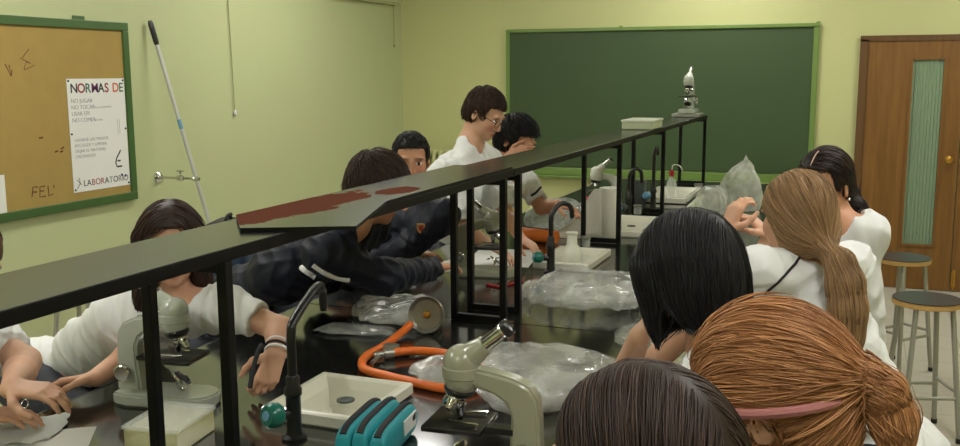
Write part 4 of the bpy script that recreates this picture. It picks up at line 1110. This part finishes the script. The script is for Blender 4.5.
plastic_bag('small clear bag lying flat at the bench seam, before the black bob', (-.62, 2.93), (.16, .16, .04), R_(40), 31, 'bag_thin', amp=.016)
plastic_bag('pointed clear bag standing upright before the chalkboard', (-.675, 6.1), (.25, .20, .36), 0, 21, 'bag_milky', pw=.8, amp=.03, peak=(.02, 0, 2.6))
plastic_bag('slumped clear bag beside the pointed upright one', (-.82, 5.88), (.18, .22, .17), 0, 24, 'bag_milky', amp=.02)
plastic_bag('clear bag bunched up in front of the white-shirted boy', (-1.53, 5.0), (.30, .46, .16), R_(12), 27, amp=.022)
plastic_bag('thin pale cloth-like bag under the hands at the lower left', (-1.83, 1.66), (.14, .2, .012), R_(30), 33, 'paper2', amp=.006)

# ------------------------------------------------------------------ stools
def make_stool(label, x, y, rz=0, top=.672):
    t = thing('stool', label, 'stool', (x, y, 0), rz, 'laboratory stools')
    put('seat', MB().lathe([(0, top-.001), (.15, top-.001), (.1545, top), (.155, top+.003), (.1545, top+.004), (0, top+.004)], 40), M['seat_dark'], t, world=False)
    put('seat_rim', MB().lathe([(0, top-.026), (.152, top-.026), (.156, top-.022), (.156, top-.002), (0, top-.001)], 40), M['wood_edge'], t, world=False)
    ft = []
    for sx, sy in ((1, 1), (1, -1), (-1, -1), (-1, 1)):
        a, b = Vector((sx*.085, sy*.085, top-.026)), Vector((sx*.135, sy*.135, .012)); ft.append((a, b))
        put('leg', MB().tube([a, b], .0125, 12), M['stool_leg'], t, world=False)
        put('foot_cap', MB().tube([b+Vector((0, 0, .012)), b-Vector((0, 0, .011))], .0145, 12), M['rubber_black'], t, world=False)
    for k in range(4):
        z = .215 if k % 2 else .245
        p1 = ft[k][0].lerp(ft[k][1], (top-.026-z)/(top-.038)); p2 = ft[(k+1) % 4][0].lerp(ft[(k+1) % 4][1], (top-.026-z)/(top-.038))
        put('stretcher', MB().tube([p1, p2], .009, 10), M['stool_leg'], t, world=False)
    return t
def add_stool(label, x, y, rz=0, top=None):
    c = copy_tree(STOOL); c.location = (x, y, 0); c.rotation_euler = (0, 0, rz); c['label'] = label; return c
STOOL = make_stool('empty dark-topped stool at the right, nearest the camera', .335, 4.96, R_(20))
add_stool('empty dark-topped stool behind the nearer empty one, by the door', .262, 6.05, R_(48))
add_stool('empty stool by the left wall behind the girl in glasses', -3.75, 3.80, R_(10))
add_stool('stool carrying the dark blue backpack by the left wall', -2.50, 3.38, R_(30))
# backpack
t = thing('backpack', 'dark blue backpack with black top flap behind the leaning boy', 'backpack', (-2.50, 3.38, .677), R_(20))
put('body', loft([-.09+.18*(.5-.5*math.cos(PI*i/12)) for i in range(13)], lambda x: [(.13*(max(0, 1-abs(x/.0905)**3)**.3*.35+.65)*math.copysign(abs(math.cos(a))**.5, math.cos(a)), .0+.21*(1+math.copysign(abs(math.sin(a))**.5, math.sin(a)))) for a in np.linspace(0, 2*PI, 28, endpoint=False)]), M['backpack'], t, world=False, angle=180)
put('top_flap', MB().box((0, 0, .42), (.17, .24, .07), bev=.03), M['black_cloth'], t, world=False)
put('handle', MB().tube(spline([(0, -.04, .43), (0, -.03, .47), (.01, .0, .48), (0, .03, .47), (0, .05, .43)], 5), .008, 8), M['black_cloth'], t, world=False)
put('front_pocket', MB().box((.1, 0, .15), (.05, .2, .2), bev=.02), M['backpack'], t, world=False)
put('shoulder_strap', MB().tube(spline([(-.09, -.05, .4), (-.14, -.06, .3), (-.13, -.07, .12), (-.09, -.08, .05)], 5), .016, 8), M['black_cloth'], t, world=False)
# ------------------------------------------------------------------ the class
# hair flow helpers (local head coordinates: x right, y forward, z up)
def fl_down(part=0.0, back=.35, frm=(0, .02, .12)):
    def f(P):
        d = np.zeros_like(P); t = np.clip((P[:, 2]-.03)/.09, 0, 1)
        d[:, 0] = np.sign(P[:, 0]-part)*(.25+1.0*t); d[:, 1] = -back*(.4+t); d[:, 2] = -1+.2*t
        return d.astype(np.float32)
    return f
def fl_radial(c, extra=(0, 0, 0)):
    def f(P):
        d = P-np.array(c, np.float32); d /= np.linalg.norm(d, axis=1, keepdims=True)+1e-6
        return (d+np.array(extra, np.float32)).astype(np.float32)
    return f
def fl_pony(tie, tail, r=.05):
    T = np.array(tail, np.float32); tg = np.gradient(T, axis=0); tg /= np.linalg.norm(tg, axis=1, keepdims=True)
    tie = np.array(tie, np.float32)
    def f(P):
        d = tie-P; n = np.linalg.norm(d, axis=1, keepdims=True)
        d = d/(n+1e-6); d[:, 2] += .15*np.clip((P[:, 1]+.02)*8, 0, 1)
        dist = np.linalg.norm(P[:, None]-T[None], axis=2); k = dist.argmin(1)
        on = (dist[np.arange(len(P)), k] < r) & ((k > 0) | (n[:, 0] < .022))
        d[on] = tg[np.maximum(k[on], 1)]
        return d.astype(np.float32)
    return f
def tail_hull(B, tail, rs, k=.012):
    for i in range(len(tail)-1): B.cone(tail[i], tail[i+1], rs[i], rs[i+1], k=k)
def tuft(seed, amp=.006, sc=70): return folds(amp, sc, seed)

# --- right row, from the camera to the door ---------------------------------
A = att(637, 474, 1.0)
p = person('student in the foreground with long straight dark brown hair seen from behind', A, (-.93, .36, -.06), (.06, .86, .765), nb=A+np.array([.05, -.07, -.17]), sw=.125, vox=.005, legs=(-1, .1), seed=1,
           elR=(-.36, 1.0, .955), wrR=(-.58, 1.0, .96), elL=(-.40, .74, .955), wrL=(-.62, .9, .96), s=.90)
H = Body(); cap(H, .013, .035, -.30, ears=False)
H.ell((0, -.03, -.03), (.092, .088, .13), .03, cuts=[((0, -.0, 0), (0, .7, -.1))]); H.ell((0, -.07, -.16), (.088, .05, .15), .03)
hair(p, H, fl_down(.0, .5), 8500, (.10, .22), [(34, 25, 21), (74, 55, 45)], .001, .005, 12, .10, .004, seed=4, fly=.004, hullcol=.8)

A = att(764, 399, 1.25)
p = person('red-haired student in the foreground with a ponytail and pink headband', A, (-.985, .08, -.14), (.16, 1.43, .765), nb=A+np.array([.06, .06, -.18]), sw=.125, vox=.005, legs=(-1, .15), seed=2,
           elR=(-.44, 1.5, .955), wrR=(-.60, 1.46, .96), elL=(-.42, 1.27, .955), wrL=(-.60, 1.33, .96), s=.91, skin='light')
tie = (.0, -.116, .03); tail = [(0, -.09, .03), (0, -.120, .031), (0, -.138, .026), (0, -.156, .008), (0, -.167, -.026), (0, -.170, -.075)]
H = Body(); cap(H, .019, .03, -.085, ears=True); H.cone((0, -.075, .03), (0, -.112, .03), .055, .018, k=.04)
tail_hull(H, tail[1:], [.012, .024, .029, .027, .010], k=.006)
for x in (-1, 1): H.cone((x*.066, .05, .045), (x*.074, .052, -.02), .022, .012, k=.02)
hair(p, H, fl_pony(tie, tail, .036), 9500, (.07, .16), [(132, 84, 50), (206, 152, 102)], .001, .005, 13, .13, .005, seed=6, fly=.012, hullcol=.8)
W = p['W']
rg = [W((.024*math.cos(a), -.122, .031+.024*math.sin(a))) for a in np.linspace(0, 2*PI, 17)]
put('hair_tie', MB().tube(rg, .007, 8, caps=False), M['paper2'], p['root'])
hb = [W((x, y, z)) for x, y, z in spline([(-.101, .035, .012), (-.106, .0, .012), (-.104, -.04, .014), (-.09, -.08, .016), (-.06, -.108, .016)], 6)]
mb = MB().tube(hb, .0065, 8); put('headband', mb, M['pinkband'], p['root'])
put('earring', MB().lathe([(math.sin(a)*.004, -math.cos(a)*.004) for a in np.linspace(0, PI, 9)], 12, None, W((-.089, -.006, -.047))), M['ring_silver'], p['root'])

A = att(686, 272, 1.99)
p = person('student with a black bob resting her chin on her left hand', A, (-.93, .25, -.28), (.10, 1.95, .765), nb=A+np.array([.075, -.015, -.17]), vox=.005, legs=(-1, .1), seed=3, s=.92, tilt=R_(4),
           shL=A+np.array([.05, -.17, -.24]), shR=A+np.array([.13, .16, -.24]),
           elL=atz(613, 402, .94), wrL=att(640, 336, 2.03), handL=((.45, .25, .85), (.6, .2, -.4), .9), elR=(-.03, 2.2, .95), wrR=(-.22, 2.1, .86), skin='light', sleeve=.6)
H = Body(); cap(H, .022, .03, -.135, ears=False)
H.ell((0, -.02, -.02), (.108, .108, .12), .03, cuts=[((0, 0, -.09), (0, .3, -1)), ((0, .035, 0), (0, 1, .1))])
for x in (-1, 1): H.cone((x*.082, .055, .03), (x*.082, .06, -.10), .03, .016, k=.03)
H.ell((0, -.04, -.135), (.06, .075, .05), .02, sub=True)
for x in (-1, 1): H.ell((x*.10, .012, -.105), (.05, .034, .055), .012, sub=True)
hair(p, H, fl_down(.0, .15), 7000, (.08, .16), [(10, 10, 12), (34, 32, 36)], .0012, .005, 11, .07, .004, seed=8, fly=.006, hullcol=.9)

A = att(796, 217, 2.47)
p = person('student with a light brown ponytail and black cord at her neck', A, (-.72, .66, -.12), (.12, 2.55, .765), nb=A+np.array([.04, -.03, -.175]), vox=.005, legs=(-1, .25), seed=4, s=.88,
           shL=att(752, 270, 2.38), shR=att(852, 262, 2.66), elL=(-.50, 2.62, .95), wrL=att(726, 232, 2.88), handL=((.2, .1, .6), (.5, .6, -.3), .9), elR=(-.36, 2.98, .95), wrR=att(770, 236, 2.92), handR=((-.6, .1, .5), (-.5, .1, -.5), .9))
tie = (-.01, -.125, -.085); tail = [(0, -.10, -.07), (-.008, -.135, -.09), (-.004, -.16, -.12), (.0, -.175, -.18), (.0, -.182, -.25), (.0, -.18, -.32), (-.005, -.172, -.40)]
H = Body(); cap(H, .015, .03, -.14, ears=False); H.ell((0, -.04, -.035), (.082, .08, .085), .03); H.cone((0, -.06, -.06), tie, .07, .02, k=.03)
tail_hull(H, tail[1:], [.016, .034, .046, .048, .038, .014])
hair(p, H, fl_pony(tie, tail, .062), 6500, (.09, .2), [(104, 78, 52), (190, 152, 108)], .0014, .005, 12, .08, .004, seed=9, fly=.005, hullcol=.85)
W = p['W']
put('hair_tie', MB().tube([W((tie[0]+.02*math.cos(a), tie[1], tie[2]+.02*math.sin(a))) for a in np.linspace(0, 2*PI, 15)], .006, 8, caps=False), M['black_cloth'], p['root'])

from mathutils.bvhtree import BVHTree
def bvh_of(o):
    off = Vector((0, 0, 0)); q = o.parent
    while q is not None: off += q.location; q = q.parent
    return BVHTree.FromPolygons([v.co+off for v in o.data.vertices], [tuple(f.vertices) for f in o.data.polygons])
def band_on(o, parent, pts, r, m, name, n=14, flat=.35):
    """a strip of cloth sewn to a garment: points found on the garment, seen along the photo's rays"""
    bv = bvh_of(o); P = []
    for i in range(len(pts)-1):
        for k in range(n):
            u = k/n; x = pts[i][0]*(1-u)+pts[i+1][0]*u; y = pts[i][1]*(1-u)+pts[i+1][1]*u
            h = bv.ray_cast(Vector(CAMP), Vector(ray(x, y)).normalized())
            if h[0] is not None: P.append(h[0]+h[1]*.0015)
    if len(P) < 3: return None
    Ps = [P[0]]
    for q in P[1:]:
        if (q-Ps[-1]).length < .09: Ps.append(q)
    if len(Ps) < 3: return None
    Ps = [Ps[0]]+[(Ps[i-1]+Ps[i]*2+Ps[i+1])/4 for i in range(1, len(Ps)-1)]+[Ps[-1]]
    return put(name, MB().tube(Ps, r, 8), M[m], parent)
band_on(p['shirt'], p['root'], [(799.5, 257), (795, 264), (778, 282), (764, 294)], .0035, 'black_cloth', 'neck_cord')
q = W((-.03, -.1, -.1))

A = att(824, 185, 2.98)
p = person('dark-haired student with a braid in white long sleeves, far right of the row', A, (-.48, -.87, -.2), (.02, 3.22, .765), nb=A+np.array([.075, -.02, -.15]), vox=.006, legs=(-1, .1), seed=5, s=.88, tw=.85, top='coat',
           shL=att(868, 232, 2.92), shR=A+np.array([.06, .19, -.2]), elL=(-.16, 3.22, .98), wrL=(-.38, 3.24, .975), elR=(-.3, 3.5, .98), wrR=(-.5, 3.44, .975), skin='mid', eyes=True)
H = Body(); cap(H, .012, .066, -.08, ears=True)
br = [(-.045, -.085, -.05), (-.082, -.075, -.09), (-.105, -.05, -.13), (-.115, -.02, -.165), (-.12, .0, -.20)]
tail_hull(H, br, [.032, .026, .026, .024, .016])
hair(p, H, fl_pony((-.045, -.085, -.05), br, .035), 2600, (.07, .14), [(20, 14, 12), (58, 42, 34)], .0015, .005, 10, .06, .003, seed=10, hullcol=.9)
mb = MB()
W = p['W']
for k in range(9):
    for sgn in (-1, 1):
        u = k/9*3.9; i0 = int(u); b0 = np.array(br[i0])*(1-u+i0)+np.array(br[i0+1])*(u-i0)
        mb.tube([W(b0+np.array([sgn*.006, -.004, .012])), W(b0+np.array([sgn*.014, .002, 0])), W(b0+np.array([0, -.006, -.014]))], [.008, .011, .007], 7)
me = mb.mesh('braid'); recalc(me)
a = me.attributes.new('tint', 'FLOAT_COLOR', 'POINT'); a.data.foreach_set('color', np.tile(np.array(list(s2l((34, 25, 22)))+[1], np.float32), (len(me.vertices), 1)).ravel())
put('braid', me, M['hair'], p['root'])
def parting(p, y0, y1, g):
    pts = [p['W']((0, y, .0365+(.085+g)*math.sqrt(max(0, 1-((y+.014)/(.095+g))**2)))) for y in np.linspace(y0, y1, 12)]
    put('hair_parting', MB().tube(pts, .0016, 6), M['scalp'], p['root'])
parting(p, .075, .0, .0125)
put('earring', MB().lathe([(math.sin(a)*.005, -math.cos(a)*.005) for a in np.linspace(0, PI, 9)], 12, None, W((-.089, -.006, -.046))), M['ring_silver'], p['root'])

# --- left row ------------------------------------------------------------------
A = att(-46, 262, 2.2)
p = person('student at the left edge with long brown hair, hands on the bench', A, (.85, .35, -.5), (-2.20, 1.66, .765), nb=A+np.array([-.05, .0, -.17]), vox=.004, legs=(1, .1), seed=6, s=.93,
           shR=A+np.array([-.02, -.17, -.24]), shL=A+np.array([-.07, .16, -.24]), elL=att(25, 362, 2.3), wrL=att(12, 388, 2.02), handL=((.75, .1, .0), (.1, .1, -1), .5), elR=(-1.93, 1.42, .955), wrR=atz(-22, 415, .955), handR=((.85, .4, -.02), (0, .1, -1), .4), eyes=True)
H = Body(); cap(H, .017, .035, -.26, ears=False)
for x in (-1, 1): H.cone((x*.078, .03, .0), (x*.088, .15, -.27), .035, .026, k=.03)
H.ell((0, -.055, -.13), (.085, .045, .15), .03)
hair(p, H, fl_down(.0, .1), 2600, (.10, .2), [(70, 46, 28), (140, 100, 62)], .0015, .005, 10, .08, .004, seed=12)
put('ring', MB().tube([Vector(atz(25, 404, .956))+Vector((.0, .0105*math.cos(a), .0105*math.sin(a))) for a in np.linspace(0, 2*PI, 15)], .0018, 6, caps=False), M['ring_silver'], p['root'])

A = att(171, 243, 2.63)
p = person('girl with dark brown hair and glasses, face half hidden by the shelf', A, (.62, -.74, -.2), (-2.34, 2.22, .80), nb=A+np.array([-.035, .045, -.17]), vox=.0042, legs=(.97, -.25), seed=7, s=.88, tw=.86,
           shR=att(112, 322, 2.74), shL=att(232, 308, 2.62), elR=att(146, 344, 2.76), wrR=att(95, 378, 2.56), handR=((-.7, -.6, -.02), (.2, -.3, -.9), .7), elL=att(281, 330, 2.58), wrL=att(277, 352, 2.52), handL=((-.15, -.35, -.75), (-.7, .5, -.2), .75), eyes=True, glasses='steel', skin='light')
H = Body(); cap(H, .013, .066, -.20, ears=False)
for x in (-1, 1): H.cone((x*.08, .0, .02), (x*.09, .02, -.17), .03, .026, k=.03)
H.ell((0, -.055, -.1), (.085, .045, .13), .03)
hair(p, H, fl_down(.0, .1), 2600, (.09, .18), [(34, 23, 20), (78, 54, 44)], .0015, .005, 10, .08, .004, seed=13)
W = p['W']; ar = p['arms'][1]
wv = Vector(ar[2]); wd_ = (wv-Vector(ar[1])).normalized(); rm = rot_to(wd_).to_3x3()
for k, (mm, r) in enumerate((('white_cotton', .031), ('black_cloth', .0315), ('white_cotton', .0305))):
    put('bracelet', MB().tube([wv-wd_*(.002+.011*k)+rm @ Vector((r*math.cos(a), r*math.sin(a), .004*math.sin(a+k))) for a in np.linspace(0, 2*PI, 21)], .0036, 7, caps=False), M[mm], p['root'])
t = thing('phone_strap', 'black strap dangling from the hand of the girl in glasses', 'strap', tuple(att(258, 372, 2.46)))
sp = spline([att(262, 345, 2.47), att(258, 352, 2.45), att(253, 370, 2.42), att(250, 388, 2.40)], 6)
put('strap', MB().tube(sp, .0065, 8), M['black_cloth'], t)

A = att(378, 187, 3.22)
p = person('boy in navy track jacket leaning over the bench, back to camera', A, (.86, .25, -.4), (-2.37, 2.82, .755), nb=att(350, 226, 3.16), vox=.005, legs=(1, .05), seed=8, s=.92, tw=1.08, top='jacket', topmat='navy', skin='mid', eyes=True,
           shR=att(322, 256, 3.06), shL=att(372, 226, 3.36), elR=att(384, 277, 3.16), wrR=att(436, 268, 3.6), handR=((.35, .93, -.05), (0, -.1, -1), .45), elL=(-1.84, 3.02, 1.0), wrL=(-1.70, 3.10, .99))
H = Body(); cap(H, .013, .06, -.055, ears=True)
hair(p, H, fl_radial((0, -.09, .12), (0, .25, -.1)), 3600, (.03, .055), [(30, 22, 18), (86, 66, 54)], .0013, .004, 7, .35, .009, face=(.1, .055, .062), disp=tuft(2, .006, 60), seed=14, hullcol=.8)
band_on(p['shirt'], p['root'], [(303, 268), (318, 278), (334, 284), (349, 286)], .011, 'white_cotton', 'white_stripe')
band_on(p['shirt'], p['root'], [(313, 265), (326, 274), (338, 278), (350, 280)], .008, 'white_cotton', 'white_stripe')

A = att(411, 160, 3.92)
p = person('boy in navy jacket with a gold crest, facing the camera', A, (.45, -.87, -.12), (-2.30, 3.62, .755), nb=A+np.array([-.05, .04, -.185]), vox=.006, legs=(1, -.15), seed=9, s=.9, top='jacket', topmat='navy', skin='mid', eyes=True,
           shR=att(367, 224, 4.03), shL=att(446, 216, 3.90), elR=(-1.90, 3.53, .99), wrR=(-1.76, 3.64, .985), elL=(-1.72, 3.46, 1.03), wrL=(-1.84, 3.34, 1.0), handL=((-.6, -.6, 0), (0, 0, -1), .4))
H = Body(); cap(H, .008, .06, -.06, ears=True)
hair(p, H, fl_radial((0, -.09, .12), (0, .4, -.1)), 2200, (.015, .03), [(12, 11, 11), (38, 32, 30)], .0014, .004, 5, .2, .004, face=(.1, .05, .064), disp=tuft(3, .002, 60), seed=15)
bv = bvh_of(p['shirt']); h = bv.ray_cast(Vector(CAMP), Vector(ray(421, 228)).normalized())
if h[0] is not None:
    m = rot_to(h[1]); sh = [(-.016, .018), (.016, .018), (.017, -.004), (.010, -.017), (0, -.023), (-.010, -.017), (-.017, -.004)]
    cr = put('crest', MB().prism(sh, -.004, .0035, Matrix.Translation(h[0]) @ Matrix(((.91, .0, .42, 0), (.42, 0, -.91, 0), (0, 1, 0, 0), (0, 0, 0, 1)))), M['gold'], p['root'], smooth=False)
    put('crest_centre', MB().prism([(x*.6, y*.6+.001) for x, y in sh], -.003, .005, Matrix.Translation(h[0]) @ Matrix(((.91, .0, .42, 0), (.42, 0, -.91, 0), (0, 1, 0, 0), (0, 0, 0, 1)))), M['red_thread'], cr, smooth=False)
band_on(p['shirt'], p['root'], [(395, 200), (404, 205), (409, 212), (409, 218)], .004, 'white_cotton', 'white_piping')

A = att(485, 113, 4.42)
p = person('standing boy in white shirt and glasses looking down to the right', A, (.86, -.1, -.5), (-2.10, 4.22, .88), nb=att(468, 146, 4.46), vox=.006, legs=(1, -.1), stand=True, seed=10, s=.92, skin='light', eyes=True, glasses='wire_black',
           shR=att(458, 170, 4.32), shL=att(492, 160, 4.62), elR=att(462, 228, 4.25), wrR=att(490, 245, 4.2), elL=att(506, 214, 4.5), wrL=att(520, 238, 4.35), handL=((.7, -.2, -.3), (0, 0, -1), .8), sleeve=.9)
H = Body(); cap(H, .010, .056, -.05, ears=True)
hair(p, H, fl_radial((0, -.08, .12), (0, .45, -.1)), 2200, (.02, .04), [(38, 25, 19), (84, 58, 44)], .0014, .004, 6, .2, .006, face=(.1, .05, .06), disp=tuft(5, .004, 60), seed=16)

A = att(517, 140, 4.78)
p = person('black-haired boy in glasses holding a hand to his face', A, (.90, -.2, -.45), (-2.22, 4.88, .755), nb=att(503, 172, 4.82), vox=.006, legs=(1, .0), seed=11, s=.95, skin='mid', eyes=True, glasses='wire_black',
           shR=att(494, 192, 4.68), shL=att(528, 182, 4.98), elR=att(501, 190, 4.76), wrR=att(508, 158, 4.68), handR=((.75, -.1, .35), (.3, .9, -.2), .5), elL=att(541, 208, 4.9), wrL=att(558, 204, 4.78), handL=((.9, -.2, -.2), (0, 0, -1), .5), sleeve=.75)
H = Body(); cap(H, .016, .055, -.055, ears=True)
hair(p, H, fl_radial((0, -.08, .12), (0, .4, 0)), 2600, (.03, .055), [(7, 7, 8), (30, 28, 30)], .0015, .004, 7, .35, .011, face=(.1, .055, .058), disp=tuft(6, .006, 50), seed=17)
band_on(p['shirt'], p['root'], [(531, 196), (536, 193), (541, 187)], .006, 'black_cloth', 'cuff_stripe')
# stools under the seated students
for lb, x, y in (('stool under the dark brown haired student in the foreground', .06, .86), ('stool under the red-haired student', .16, 1.43), ('stool under the student with the black bob', .10, 1.96), ('stool under the student with the light brown ponytail', .12, 2.55), ('stool under the braided student', .02, 3.22),
                 ('stool under the student at the left edge', -2.20, 1.66), ('stool under the girl in glasses', -2.34, 2.22), ('stool under the leaning boy in navy', -2.37, 2.82), ('stool under the boy with the crest', -2.30, 3.62), ('stool under the black-haired boy', -2.22, 4.88)):
    add_stool(lb, x, y, .4).scale = (1, 1, .955 if 'girl' in lb else .875)
